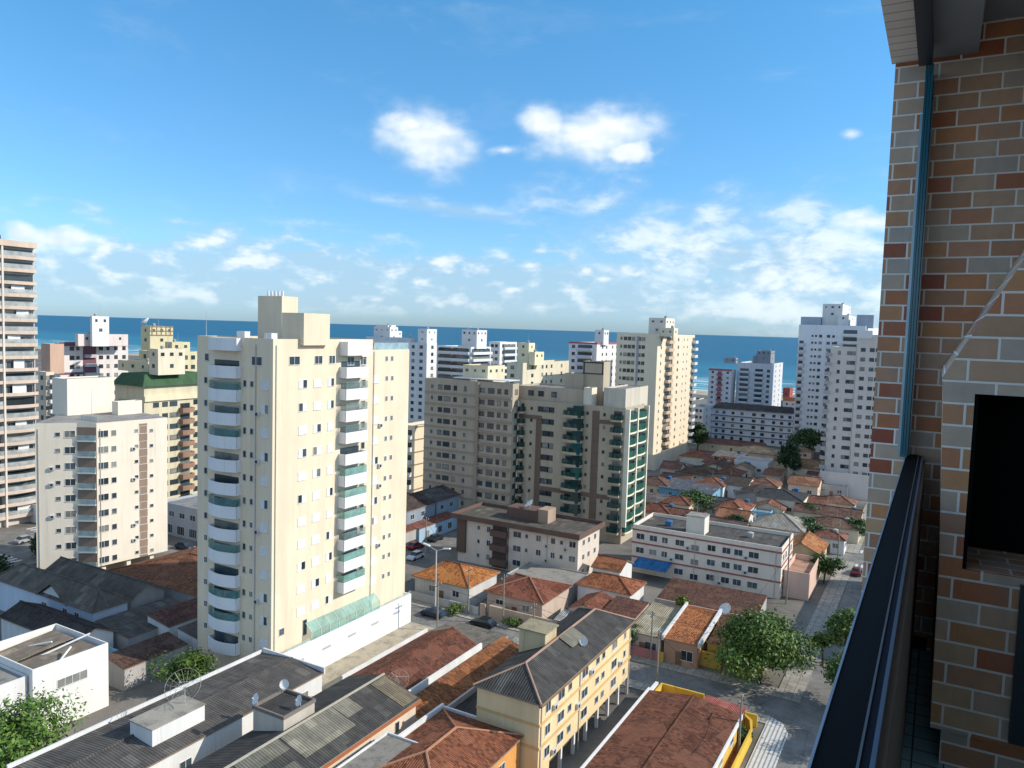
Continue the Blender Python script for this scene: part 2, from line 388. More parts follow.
class Bld:
    """a building (one thing): an Empty with wall, roof, windows, balconies... as children"""
    def __init__(s, name, label, cat, K, group=None, near=False, gl=None):
        s.K = (K[0], K[1]); s.root = thing(name, label, cat, (K[0], K[1], 0), group); s.near = near; s.w = []
        s.fu = Face(s.K, (0, 1), (1, 0)); s.fv = Face(s.K, (-1, 0), (0, -1)); s.gl = gl or glass()
    def part(s, name, mb, mats, parent=None): return mb.build(name, mats, parent or s.root, s.root)
    def block(s, la, lb, z0, z1, mat, par=0.8, name='wall', ku=0.0, kv=0.0, roof=None, off=None):
        u1, v0 = s.K[0]+ku, s.K[1]+kv; u0, v1 = u1-lb, v0+la; mb = MB(); t = 0.18
        if par > 0:
            mb.box(u0, u1, v0, v1, z0, z1-par)
            mb.box(u0, u1, v0, v0+t, z1-par, z1); mb.box(u0, u1, v1-t, v1, z1-par, z1)
            mb.box(u0, u0+t, v0+t, v1-t, z1-par, z1); mb.box(u1-t, u1, v0+t, v1-t, z1-par, z1)
        else: mb.box(u0, u1, v0, v1, z0, z1)
        o = s.part(name, mb, mat)
        rm = MB().box(u0+t, u1-t, v0+t, v1-t, z1-par+0.003, z1-par+0.03) if par > 0 else MB().box(u0-.05, u1+.05, v0-.05, v1+.05, z1+.002, z1+.12)
        s.part('roof' if par > 0 else 'roof_slab', rm, roof or concrete((0.25, 0.24, 0.23)), o)
        return o
    def win(s, f, a, z, w, h, st='sl', gl=None): s.w.append((f, a, z, w, h, st, gl or s.gl))
    def grid(s, f, cols, z0, fh, n, rng=None):
        for k in range(n):
            for (a, w, h, st) in cols:
                q = st
                if st == 'sh': q = rnd.choice(['sh0', 'sh0', 'sh0', 'sh1', 'sh2'])
                s.win(f, a, z0+k*fh, w, h, q)
    def finish(s):
        s.w.sort(key=lambda q: -(q[3]*q[4])/((q[0].pt(q[1], 0, q[2])-CAM).length**2))
        rest = MB()
        lim = 100
        for i, (f, a, z, w, h, st, gl) in enumerate(s.w):
            p = f.pt(a, 0, z)-s.root.location
            if i < lim:
                me, pm = wmesh(st, w, h, gl, s.near)
                o = bpy.data.objects.new('window', me); COL.objects.link(o); o.parent = s.root; o.location = p; o.rotation_euler.z = f.ang()
                if pm:
                    c = bpy.data.objects.new('pane', pm); COL.objects.link(c); c.parent = o
            else:
                f.box(rest, a-w/2, a+w/2, -0.02, 0.05, z-h/2, z+h/2, 1)
                for (x0, x1, z0_, z1_) in ((-w/2+.06, -.03, -h/2+.06, h/2-.06), (.03, w/2-.06, -h/2+.06, h/2-.06)):
                    if x1 > x0: f.box(rest, a+x0, a+x1, 0.0, 0.056, z+z0_, z+z1_, 0)
        if rest.v:
            o = s.part('window', rest, [glass(), M_white if s.w[0][5] != 'dk' else M_alu]); o['kind'] = 'stuff'
    def balcony(s, f, a0, a1, z, dep, ph, mat, bulge=0.0, glassm=None, gh=0.0, slab=0.14, door=True, tmat=None):
        """a balcony: slab, parapet, and where glazed the glass band above it"""
        mb = MB(); gm = MB(); t = 0.12
        def line(d):
            n = 8 if bulge else 1
            return [(a0+(a1-a0)*k/n, d+bulge*math.sin(math.pi*k/n)) for k in range(n+1)]
        o_ = line(dep); i_ = [(max(a0+t, min(a1-t, a)), d-t) for a, d in o_]
        mb.prism([f.pt(a, d, 0).xy for a, d in o_]+[f.pt(a1, 0, 0).xy, f.pt(a0, 0, 0).xy], z, z+slab)
        for k in range(len(o_)-1):
            b = [f.pt(*o_[k], z+slab), f.pt(*o_[k+1], z+slab), f.pt(*i_[k+1], z+slab), f.pt(*i_[k], z+slab)]
            mb.hexa(b, [p+Vector((0, 0, ph)) for p in b])
            if gh: 
                g0, g1 = o_[k], o_[k+1]
                b = [f.pt(g0[0], g0[1]-.02, z+slab+ph), f.pt(g1[0], g1[1]-.02, z+slab+ph), f.pt(g1[0], g1[1]-.05, z+slab+ph), f.pt(g0[0], g0[1]-.05, z+slab+ph)]
                gm.hexa(b, [p+Vector((0, 0, gh)) for p in b])
        f.box(mb, a0, a0+t, 0, dep-t, z+slab, z+slab+ph); f.box(mb, a1-t, a1, 0, dep-t, z+slab, z+slab+ph)
        if gh:
            f.box(gm, a0+.02, a0+.05, 0, dep-t, z+slab+ph, z+slab+ph+gh); f.box(gm, a1-.05, a1-.02, 0, dep-t, z+slab+ph, z+slab+ph+gh)
        o = s.part('balcony', mb, mat)
        if gh: s.part('glass_panel', gm, glassm or tglass(), o)
        if door:
            dm = MB(); f.box(dm, a0+.35, a1-.35, -.02, .03, z+slab, z+slab+2.15)
            s.part('balcony_door', dm, glass(), o)
        return o
    def band(s, name, f, a0, a1, d, z0, z1, mat, d0=-0.02):
        mb = MB(); f.box(mb, a0, a1, d0, d, z0, z1); return s.part(name, mb, mat)
    def ac(s, f, a, z):
        mb = MB(); f.box(mb, a-.4, a+.4, .02, .34, z-.28, z+.28); o = s.part('air_conditioner', mb, plain((0.60, 0.60, 0.58), .6, .3, 0., 'ac_case'))
        mb = MB(); f.box(mb, a-.3, a+.12, .342, .36, z-.2, z+.2); s.part('fan_grille', mb, M_dark, o)
    def pipe(s, f, a, z0, z1):
        s.part('drainpipe', MB().tube(f.pt(a, .08, z0), f.pt(a, .08, z1), .06, None, 6), plain((0.5, 0.47, 0.42), .7, .2, 0., 'pipe'))
    def tank(s, u, v, z, r=.6, h=.8, blue=True):
        mb = MB().tube((u, v, z), (u, v, z+h), r*.85, r, 12).tube((u, v, z+h), (u, v, z+h+.18), r, r*.35, 12); s.part('water_tank', mb, plain((0.06, 0.16, 0.34), .5, .3, 0., 'blue_tank') if blue else plain((0.42, 0.41, 0.39), .8, .2, 0., 'cement_tank'))
    def antenna(s, u, v, z, h):
        mb = MB().tube((u, v, z), (u, v, z+h), 0.05, 0.02, 5); s.part('antenna', mb, M_alu)
#----BODY----
def PV(px, py, v): r = ray(px, py); return CAM+r*(v/r.y)
def PU(px, py, u): r = ray(px, py); return CAM+r*(u/r.x)
def mk(name, label, cat, px, py, w, pxb, pxa, mat, group=None, near=False, gl=None, par=0.8, zb=0.0, la=None, lb=None, fh=2.85):
    K = W(px, py, w); b = Bld(name, label, cat, (K.x, K.y), group, near, gl)
    b.z1 = K.z; b.lb = lb or K.x-PV(pxb, py, K.y).x; b.la = la or PU(pxa, py, K.x).y-K.y; b.fh = fh
    b.main = b.block(b.la, b.lb, zb, b.z1, mat, par)
    return b
def top_block(b, pxc, py, v, pxb, pxa, mat, name='penthouse', zb=None, par=0.3):
    """a block on the roof, its near corner on the plane y = v"""
    P = PV(pxc, py, v); lb = P.x-PV(pxb, py, v).x; la = PU(pxa, py, P.x).y-v
    o = b.block(max(la, 1.0), max(lb, 1.0), (b.z1-0.8 if zb is None else zb), P.z, mat, par, name, P.x-b.K[0], v-b.K[1])
    h = P.z-b.z1
    for f, L_ in ((Face((P.x, v), (0, 1), (1, 0)), la), (Face((P.x, v), (-1, 0), (0, -1)), lb)):
        if h > 2.0 and L_ > 2.5:
            for i in range(min(3, int(L_/2.4))): b.win(f, L_*(i+.5)/min(3, int(L_/2.4)), P.z-1.3, rnd.choice([.7, 1.0]), .8, 'dk')
        if h > 5.5 and L_ > 2.5: b.win(f, L_*.5, P.z-4.2, 1.0, .9, 'dk')
    if h > 1.5 and la > 2: b.antenna(P.x-min(lb, 3)*.5, v+la*.5, P.z, 2.0+h*.2); b.tank(P.x-min(lb, 2.4)*.4, v+la*.25, P.z-.05, .5, .7, False)
    return o

# ------------------------------------------------------------------ ground, sea, roads
g = MB().box(-2500, 1500, -400, 640, -2, 0)
gm = NT('city_ground'); p_ = gm.pos()
gk = gm.ramp(gm.noise(p_, 0.05, 8, 0.65), [(0.35, (0.10, 0.095, 0.085)), (0.5, (0.19, 0.175, 0.155)), (0.68, (0.27, 0.25, 0.22))])
gk = gm.mix(0.3, gk, gm.ramp(gm.noise(p_, 1.3, 5, 0.6), [(0.3, (0.5, 0.5, 0.5)), (0.7, (1, 1, 1))]), 'MULTIPLY')
structure(g, 'ground', gm.done(gk, 0.95, 0.1))
sm = NT('sand'); structure(MB().prism([(-2500, 600), (1500, 600), (1500, 672), (-60, 668), (-110, 662), (-175, 645), (-700, 640), (-2500, 640)], -1.9, 0.05), 'beach', sm.done(sm.ramp(sm.noise(sm.pos(), 0.05, 5), [(0.3, (0.36, 0.30, 0.22)), (0.7, (0.5, 0.43, 0.32))]), 0.95, 0.1))
wm = NT('sea_water'); p_ = wm.pos()
sp = wm.node('ShaderNodeSeparateXYZ'); wm.l.new(p_, sp.inputs[0])
dist = wm.math('DIVIDE', wm.math('SUBTRACT', sp.outputs[1], 640.0), 900.0, True)
kw = wm.ramp(dist, [(0.0, (0.09, 0.32, 0.37)), (0.25, (0.03, 0.19, 0.27)), (1.0, (0.012, 0.118, 0.205))])
big = wm.noise(wm.scale(p_, (0.0012, 0.006, 1)), 1.0, 5, 0.6)
kw = wm.mix(0.5, kw, wm.ramp(big, [(0.35, (0.6, 0.7, 0.75)), (0.65, (1, 1, 1))]), 'MULTIPLY')
foam = wm.math('MULTIPLY', wm.ramp(wm.noise(wm.scale(p_, (0.012, 0.07, 1)), 1.0, 5, 0.65), [(0.52, (0, 0, 0)), (0.6, (1, 1, 1))]), wm.ramp(wm.math('DIVIDE', wm.math('SUBTRACT', sp.outputs[1], 640.0), 260.0, True), [(0.0, (1, 1, 1)), (0.6, (0.6, 0.6, 0.6)), (1.0, (0, 0, 0))]))
kw = wm.mix(foam, kw, (0.75, 0.78, 0.8))
wm.bump(wm.noise(wm.scale(p_, (0.15, 0.4, 1)), 1.0, 6, 0.65), 0.5, 0.6)
structure(MB().face([(-60000, 630, -0.04), (60000, 630, -0.04), (60000, 90000, -0.04), (-60000, 90000, -0.04)]), 'sea', wm.done(kw, 0.45, 0.12))
sf = NT('surf_foam'); structure(MB().prism([(-60, 672), (-110, 664), (-175, 648), (-700, 643), (-700, 650), (-175, 655), (-110, 676), (-60, 684)], 0.06, 0.10), 'surf', sf.done((0.8, 0.82, 0.82), 0.8, 0.2))
am = NT('asphalt'); p_ = am.pos()
ak = am.ramp(am.noise(p_, 0.35, 8, 0.7), [(0.35, (0.15, 0.144, 0.134)), (0.55, (0.225, 0.215, 0.20)), (0.72, (0.29, 0.28, 0.26))])
ak = am.mix(0.35, ak, am.ramp(am.noise(p_, 5.0, 4, 0.7), [(0.35, (0.55, 0.55, 0.55)), (0.6, (1, 1, 1))]), 'MULTIPLY')
vc = am.node('ShaderNodeTexVoronoi', feature='DISTANCE_TO_EDGE'); am.l.new(p_, vc.inputs['Vector']); vc.inputs['Scale'].default_value = 0.16
ak = am.mix(0.55, ak, am.ramp(vc.outputs['Distance'], [(0.0, (0.4, 0.4, 0.4)), (0.012, (1, 1, 1))]), 'MULTIPLY')
M_asph = am.done(ak, 0.93, 0.15)
m = MB()
for (u0, u1, v0, v1) in [(-13.2, -5.2, 30, 600), (-155, -13.2, 97.6, 103.6), (-70, -13.2, 176.5, 183.5), (-97.5, -90.5, 103.6, 230), (-176, -150, 60, 200), (-150, -120, 98, 104.0)]:
    if (u0, u1) == (-150, -120): continue
    m.box(u0, u1, v0, v1, -0.5, 0.004 if u1-u0 < 9 else 0.008)
structure(m, 'road', M_asph)
def slabs(c1, c2):
    t = NT('pavement'); bk = t.node('ShaderNodeTexBrick'); t.l.new(t.uv(), bk.inputs['Vector']); bk.offset = 0.0
    bk.inputs['Scale'].default_value = 1.0; bk.inputs['Brick Width'].default_value = 1.2; bk.inputs['Row Height'].default_value = 1.2; bk.inputs['Mortar Size'].default_value = 0.03
    bk.inputs['Color1'].default_value = (*c1, 1); bk.inputs['Color2'].default_value = (*c2, 1); bk.inputs['Mortar'].default_value = (0.12, 0.11, 0.1, 1)
    k = t.mix(0.5, bk.outputs[0], t.ramp(t.noise(t.pos(), 0.8, 6, 0.65), [(0.35, (0.45, 0.44, 0.42)), (0.65, (1, 1, 1))]), 'MULTIPLY')
    return t.done(k, 0.9, 0.15)
M_side = slabs((0.34, 0.32, 0.28), (0.42, 0.39, 0.34))
pv = MB()
for (u0, u1, v0, v1) in [(-16.4, -13.2, 103.6, 176.5), (-5.2, -2.6, 30, 600), (-90.5, -16.4, 103.6, 106.0), (-66, -16.0, 95.4, 97.6), (-16.2, -13.2, 184, 300), (-69.9, -16.4, 174.2, 176.5), (-70, -16.2, 183.5, 185.5)]:
    pv.box(u0, u1, v0, v1, -0.2, 0.13)
structure(pv, 'pavement', M_side)
# white and grey striped corner pavement by the red-roofed corner house
st = NT('striped_pavement'); sx = st.node('ShaderNodeSeparateXYZ'); st.l.new(st.pos(), sx.inputs[0])
fr = st.math('FRACT', st.math('MULTIPLY', sx.outputs[0], 2.1))
k = st.mix(st.math('GREATER_THAN', fr, 0.62), (0.62, 0.61, 0.58), (0.30, 0.29, 0.28))
k = st.mix(0.35, k, st.ramp(st.noise(st.pos(), 1.5, 6, 0.65), [(0.35, (0.5, 0.5, 0.5)), (0.65, (1, 1, 1))]), 'MULTIPLY')
structure(MB().prism([(-16.0, 30), (-13.2, 30), (-13.2, 94.4), (-14.2, 96.6), (-16.0, 97.6)], -0.2, 0.135), 'corner_pavement', st.done(k, 0.9, 0.15))
mk_ = MB()
for i in range(7): mk_.box(-13.0+i*1.15, -13.0+i*1.15+0.55, 173.6, 175.9, 0.0, 0.012)
for i in range(7): mk_.box(-13.0+i*1.15, -13.0+i*1.15+0.55, 185.5, 188.2, 0.0, 0.012)
for i in range(11):
    mk_.box(-170.5+i*1.6, -169.7+i*1.6, 76.8, 80.6, 0.0, 0.013); mk_.box(-176+i*1.6, -175.2+i*1.6, 93.0, 96.0, 0.0, 0.013)
structure(mk_, 'crosswalk', plain((0.62, 0.62, 0.60), 0.8, 0.2, 0.0, 'road_paint'))

# ------------------------------------------------------------------ apartment towers
GT = 'apartment towers of the town'
cream = paint((0.80, 0.675, 0.50), 0.2); creamw = paint((0.78, 0.70, 0.56), 0.2); whitew = paint((0.76, 0.75, 0.74), 0.15)
# --- the big cream tower
T = Bld('apartment_tower', 'tall cream tower with white balconies, nearest and largest, on a white podium', 'apartment building', (-73.44, 68.93), GT, True)
T.z1 = 45.8; LA1, LA2, LB = 19.4, 8.93, 14.3
T.main = T.block(LA1, LB, 0, 45.8, cream)
T.block(LA2, LB, 0, 44.25, cream, 0.8, 'wall', 0, LA1)
fu, fv = T.fu, T.fv
zA = fu.z(303, 384); FH = (zA-fu.z(300, 611))/10
T.grid(fu, [(fu.a(303, 384), 1.5, 1.15, 'sh'), (fu.a(317.5, 384), 1.5, 1.15, 'sh'), (fu.a(331, 384), 1.2, 1.15, 'sh'), (fu.a(376, 384), 1.4, 1.15, 'sh'), (fu.a(386.5, 384), .6, .8, 'sm'), (fu.a(392, 384), .6, .8, 'sm')], zA-10*FH, FH, 11)
for px, w_ in ((294.5, 1.9), (318.5, 1.5), (332, 1.2)): T.win(fu, fu.a(px, 361), zA+FH*1.02, w_, 1.15, 'sl')
for px in (386.5, 392): T.win(fu, fu.a(px, 361), zA+FH*.98, .01+.6, .8, 'sm')
T.grid(fv, [(fv.a(206, 384), .65, .85, 'sm'), (fv.a(245, 384), .6, .9, 'sm'), (fv.a(252, 384), .6, .8, 'sm'), (fv.a(265, 388), 1.35, 1.2, 'sh')], fv.z(252, 384)-11*FH, FH, 12)
T.win(fv, fv.a(257, 361), fv.z(257, 361), 1.9, 1.15, 'sl'); T.win(fv, fv.a(207, 357), fv.z(207, 357), .8, 1.0, 'sm')
M_balw = paint((0.78, 0.78, 0.79), 0.10)
ba0 = fu.a(339, 400); ba1 = PU(368, 400, -72.1).y-68.93
zb = PU(355, 378, -72.1).z
for k in range(11):
    z = zb-FH*k; gl_ = rnd.random()
    T.balcony(fu, ba0, ba1, z, 1.34, 1.42, M_balw, 0.0, tglass((0.28, 0.50, 0.44), 0.5) if gl_ < 0.4 else tglass((0.30, 0.40, 0.39), 0.25), 1.05 if k and gl_ < 0.8 else 0.0)
    T.win(fu, ba1+.55, z+2.15, .8, 1.0, 'sm')
m_ = MB(); fu.box(m_, ba0, ba1+.3, -.05, 1.5, zb+FH+.1, 45.5); T.part('balcony_fascia', m_, M_balw)
T.win(fu, (ba0+ba1)/2, zb+FH-.75, 1.4, 1.2, 'sl'); T.win(fu, ba1+.45, zb+FH-.75, 1.3, 1.2, 'sl')
ca0, ca1 = fv.a(241, 390), fv.a(213, 390); zb = fv.z(227, 378)+0.1
for k in range(13):
    z = zb-FH*k
    T.balcony(fv, ca0, ca1, z, 0.75, 1.45, M_balw, 0.65, tglass((0.16, 0.34, 0.33), 0.4) if rnd.random() < .6 else tglass((0.2, 0.3, 0.3), .2), 1.05 if (k and rnd.random() < .7) else 0.0)
m_ = MB(); n = 8; ol = [(ca0+(ca1-ca0)*i/n, .75+.65*math.sin(math.pi*i/n)) for i in range(n+1)]
m_.prism([fv.pt(a, d, 0).xy for a, d in ol]+[fv.pt(ca1, -.03, 0).xy, fv.pt(ca0, -.03, 0).xy], zb+FH+.5, 45.7); T.part('balcony_fascia', m_, M_balw)
top_block(T, 282, 312, 79.0, 258, 298, cream) if False else None
P = PV(282, 296, 76.0); T.block(PU(298, 296, P.x).y-76, P.x-PV(258, 296, 76).x, 45.0, P.z, cream, .3, 'penthouse', P.x+73.44, 76-68.93)
m_ = MB(); 
for i in range(5): m_.tube((P.x-.4-i*.7, 76.5, P.z), (P.x-.4-i*.7, 76.5, P.z+.7), .16, .16, 6)
T.part('roof_vent', m_, M_white)
P = PV(304, 313, 73.5); T.block(PU(330, 313, P.x).y-73.5, P.x-PV(282, 313, 73.5).x, 45.0, P.z, cream, .3, 'penthouse', P.x+73.44, 73.5-68.93)
m_ = MB(); m_.box(-76.4, -75.1, 70.2, 71.2, 45.0, 46.5); T.part('roof_vent', m_, M_white)
m_ = MB(); m_.box(-81.2, -79.7, 69.9, 70.8, 45.0, 46.6); T.part('roof_vent', m_, M_white)
for k in (2, 4, 5, 8): T.ac(fu, fu.a(380.5, 384), zA-k*FH-.9)
for k in (1, 3, 6, 9): T.ac(fv, fv.a(258, 384), zA-k*FH-.7)
T.pipe(fu, .5, 5, 45); T.pipe(fv, fv.a(256, 384), 0, 45); T.pipe(fu, LA1+.25, 5, 44)
T.antenna(-87.3, 70, 45.7, 3.4)
m_ = MB(); fu.box(m_, LA1+.3, LA1+LA2-.2, -.1, -.05, 44.25, 45.3); T.part('roof_railing', m_, tglass((0.45, 0.62, 0.66), 0.5))
# podium
PX = -72.2
pm = MB(); pm.box(PX-.3, PX, 68.93, 97.4, 0, 4.75); pm.box(-73.43, PX-.3, 68.93, 69.2, 0, 4.75); pm.box(-73.43, PX-.3, 97.1, 97.4, 0, 4.75)
pd = T.part('podium', pm, paint((0.80, 0.79, 0.78), 0.08))
T.part('terrace_floor', MB().box(-73.43, PX-.3, 69.2, 97.1, 3.9, 4.2), concrete((0.42, 0.40, 0.37)), pd)
pf = Face((PX, 68.93), (0, 1), (1, 0)); gr = MB()
for i in range(5): pf.box(gr, 3.0+i*5.2, 4.7+i*5.2, .0, .03, 2.6, 2.95)
T.part('vent_grille', gr, M_alu, pd)
T.part('glass_panel', MB().box(PX-.2, PX-.15, 69, 97.3, 4.75, 5.15), tglass((0.5, 0.62, 0.58), 0.35), pd)
c0, c1 = PU(312, 635, PX).y, PU(380, 606, PX).y
gc = MB(); gc.box(PX-.12, PX-.06, c0, c1, 4.75, 5.9); gc.hexa([(-73.4, c0, 6.9), (PX-.06, c0, 5.9), (PX-.06, c1, 5.9), (-73.4, c1, 6.9)], [(-73.4, c0, 6.95), (PX-.06, c0, 5.95), (PX-.06, c1, 5.95), (-73.4, c1, 6.95)])
T.part('glass_canopy', gc, tglass((0.30, 0.58, 0.50), 0.35), pd)
gf = MB()
for i in range(9):
    y = c0+(c1-c0)*i/8; gf.box(PX-.06, PX-.02, y-.03, y+.03, 4.75, 5.97); gf.tube((-73.4, y, 6.97), (PX-.05, y, 5.97), .03, None, 4)
T.part('canopy_frame', gf, M_white, pd)
T.win(fu, 1.8, 7.2, .9, .9, 'sm'); T.win(fu, 6.0, 6.4, .8, 2.2, 'sm')
structure(MB().box(PX, -62.6, 66.5, 97.4, -.1, .06), 'driveway', concrete((0.42, 0.36, 0.27)))
T.finish()

# --- cream building on the left with the angled front
L = Bld('apartment_building', 'cream mid-rise with angled front and two brown window strips, left foreground', 'apartment building', (-130.0, 81.0), GT, True)
L.z1 = 29.0
P0, P1, P2, P3 = Vector((-128.6, 94.2)), Vector((-130.0, 81.0)), Vector((-132.9, 79.2)), Vector((-137.0, 74.2))
lm = paint((0.80, 0.72, 0.60), 0.12); brown = paint((0.30, 0.22, 0.17), 0.15)
poly = [P3, P2, P1, P0, (-141.5, 96.5), (-146.5, 84.0)]
mb = MB().prism(poly, 2.9, 28.3); wl_ = L.part('wall', mb, lm)
mb = MB().prism(poly, 28.3, 29.0); L.part('parapet', mb, lm)
mb = MB().prism([Vector(p)*.98+Vector((-137, 84))*.02 for p in poly], 29.003, 29.06); L.part('roof', mb, concrete((0.3, 0.28, 0.26)))
for (u, v) in ((-130.2, 82.5), (-129.6, 87), (-129.2, 91.5), (-135, 79.5), (-139, 78), (-142, 90), (-136, 93)): L.part('column', MB().box(u-1.2, u-.4, v-.4, v+.4, 0, 2.95), lm)
mb = MB().box(-143, -133, 84, 93, 0, 2.93); L.part('lobby', mb, paint((0.5, 0.42, 0.33), 0.2))
fR = Face(P1, P0-P1, (P0.y-P1.y, -(P0.x-P1.x))); fS = Face(P2, P1-P2, (P1.y-P2.y, -(P1.x-P2.x))); fL = Face(P3, P2-P3, (P2.y-P3.y, -(P2.x-P3.x)))
fh = 2.88; z0 = 28.9-1.9
L.band('cladding', fS, 0.05, (P1-P2).length-.05, .04, 2.9, 28.25, brown)
a_s0, a_s1 = fR.a(139.5, 500), fR.a(147.5, 500)
L.band('cladding', fR, a_s0, a_s1, .04, 2.9, 28.25, brown)
for k in range(9):
    z = z0-fh*k
    L.win(fL, (P2-P3).length-1.1, z, 1.7, 1.25, 'sl'); L.win(fL, (P2-P3).length-3.0, z, .8, .7, 'sm')
    L.win(fR, fR.a(103.5, 470), z, 1.8, 1.25, 'sl'); L.win(fR, fR.a(114, 470), z, .9, 1.0, 'sm')
    L.win(fR, fR.a(136.5, 470), z, .7, .6, 'sm'); L.win(fR, fR.a(151.5, 470), z-.2, .7, .6, 'sm'); L.win(fR, (a_s0+a_s1)/2, z+.1, 1.5, 1.5, 'sl')
    L.balcony(fS, .15, (P1-P2).length-.15, z-1.35, .35, .15, M_white, 0, tglass((0.45, 0.62, 0.62), 0.5), .95, .1)
# penthouse of the cream building
for (px, py, v, pb, pa, nm) in ((67, 379, 83.5, 52, 114, 'penthouse'), (118, 402, 90.0, 112, 142, 'penthouse')):
    P = PV(px, py, v); L.block(max(3, PU(pa, py, P.x).y-v), P.x-PV(pb, py, v).x, 29.0, P.z, lm, .3, nm, P.x+130, v-81)
m_ = MB(); m_.box(-136.5, -131.2, 82.0, 82.06, 29.0, 29.9); L.part('roof_railing', m_, tglass((0.5, 0.62, 0.62), 0.4))
L.antenna(-133, 82, 29, 6)
for k in (2, 3, 5): L.ac(fL, (P2-P3).length-3.9, z0-fh*k-.3)
for k in (1, 3, 6, 7): L.ac(fR, fR.a(133.5, 470), z0-fh*k-.4)
L.pipe(fR, .6, 3, 28); L.pipe(fL, .5, 0, 28)
L.finish()

# --- far left curved balcony tower
A = Bld('apartment_tower', 'tall terracotta and white balcony tower at the left edge of the view', 'apartment building', (-181.6, 70.7), GT)
A.z1 = 63.5; A.block(28.0, 22, 0, 64.0, paint((0.60, 0.54, 0.48), .25))
tb = paint((0.66, 0.52, 0.42), .25)
for k in range(22):
    z = 62.9-2.78*(k+1)
    for a0, a1, bu in ((6.0, 13.4, .1), (13.8, 20.6, .1), (21.0, 28.1, .5)):
        A.balcony(A.fu, a0, a1, z, 1.0, .6, tb, bu, tglass((0.52, 0.53, 0.52), .6), 1.0 if rnd.random() < .75 else 0.0)
        if rnd.random() < .5:
            bm = MB(); a = a0+rnd.uniform(.6, 2.8); A.fu.box(bm, a, a+rnd.uniform(2.2, 3.2), .55, .6, z+.3, z+2.6); A.part('blind', bm, M_white); A.win(A.fu, (a0+a1)/2, z+1.25, (a1-a0)*.8, 2.0, 'sl')
for a in (13.6, 20.8): A.band('pillar', A.fu, a-.2, a+.2, 1.15, 0, 64.0, paint((0.72, 0.64, 0.56), .2))
A.band('parapet', A.fu, 5.5, 28.1, 1.3, 62.9, 64.2, tb)
m_ = MB(); m_.box(-184, -182, 90, 92, 63, 65.2); A.part('roof_tank', m_, M_dark); m_ = MB(); m_.box(-187, -184.5, 86, 88, 63, 65.6); A.part('roof_tank', m_, M_dark)
A.finish()

def simple_tower(name, label, px, py, w, pxb, pxa, mat, ucols, vcols, floors, fh=2.85, ztop=1.7, **k):
    b = mk(name, label, 'apartment building', px, py, w, pxb, pxa, mat, GT, fh=fh, **k)
    n = floors
    for (f, cols) in ((b.fu, ucols), (b.fv, vcols)):
        for (x, ww, hh, st_) in cols:
            a = f.a(x, py+20)
            for i in range(n): b.win(f, a, b.z1-ztop-fh*i, ww, hh, st_)
    return b
# --- small beige block right of the far left tower
b = simple_tower('apartment_building', 'slim pale block with small balconies peeping out right of the far-left tower', 46, 372, 215, 38, 54, paint((0.72, 0.62, 0.50), .2), [(48, 1.2, 1.2, 'dk'), (52, 1.0, 1.0, 'dk')], [(42, 1.2, 1.2, 'dk')], 11)
for i in range(10): b.balcony(b.fu, .6, 2.6, b.z1-3.2-2.85*i, 1.0, .9, M_white)
P = PV(50, 344, b.K[1]+3); b.block(4, 4.5, b.z1-.8, P.z, paint((0.60, 0.40, 0.30), .2), .3, 'penthouse', P.x-b.K[0], 3); b.finish()
# --- purple and white block
b = simple_tower('apartment_building', 'white block with dark purple roof trim and dark centre stair, by the sea', 60, 343, 230, 55, 128, paint((0.74, 0.67, 0.64), .15), [(72, 1.4, 1.2, 'dk'), (78, 1.0, 1.0, 'dk'), (101, 1.4, 1.2, 'dk'), (108, 1.0, 1.2, 'dk'), (116, 1.2, 1.2, 'dk'), (124, 1.2, 1.2, 'dk')], [], 13)
pur = paint((0.20, 0.10, 0.13), .2); a0, a1 = b.fu.a(83, 350), b.fu.a(96, 350)
b.band('trim', b.fu, -.1, b.la+.1, .25, b.z1-.9, b.z1+.3, pur); b.band('stair_wall', b.fu, a0, a1, .12, 0, b.z1-.95, pur)
for i in range(12): b.balcony(b.fu, a0+.3, a1-.3, b.z1-4.6-2.85*i, 1.0, .9, paint((0.55, 0.50, 0.5), .2))
for i in (2, 6, 10): b.band('trim', b.fu, .02, a0-.02, .06, b.z1-5.2-2.85*i+1.2, b.z1-5.2-2.85*i+1.9, pur)
top_block(b, 92, 316, b.K[1]+6, 90, 109, whitew, zb=b.z1-.8); top_block(b, 78, 334, b.K[1]+3, 75, 128, paint((0.72, 0.63, 0.60), .2)); b.finish()
# --- yellow complex further back
yel = paint((0.68, 0.60, 0.38), .3)
b = simple_tower('apartment_building', 'yellow stepped tower with striped top and rooftop dish, behind the green-roofed block', 168, 352, 222, 139, 197, yel, [(175, 1.2, 1.2, 'dk'), (186, 1.2, 1.2, 'dk'), (193, 1.4, 1.2, 'dk')], [(145, 1.2, 1.2, 'dk'), (155, 1.2, 1.2, 'dk')], 12)
top_block(b, 150, 326, b.K[1]+3, 141, 173, yel); top_block(b, 172, 342, b.K[1]+2, 165, 190, yel)
m_ = MB(); P = PV(150, 326, b.K[1]+3); ff = Face((P.x, b.K[1]+3), (0, 1), (1, 0)); la = PU(173, 326, P.x).y-b.K[1]-3
for z in (P.z-.3, P.z-1.6, P.z-2.9): ff.box(m_, -.1, la+.1, -.02, .12, z, z+.28)
for i in range(5): ff.box(m_, la*(i+.3)/5, la*(i+.3)/5+.35, -.02, .06, P.z-3.0, P.z)
b.part('trim', m_, paint((0.25, 0.20, 0.14), .2)); dish_spot_yellow = (P.x-3, b.K[1]+3.8, P.z); b.finish()
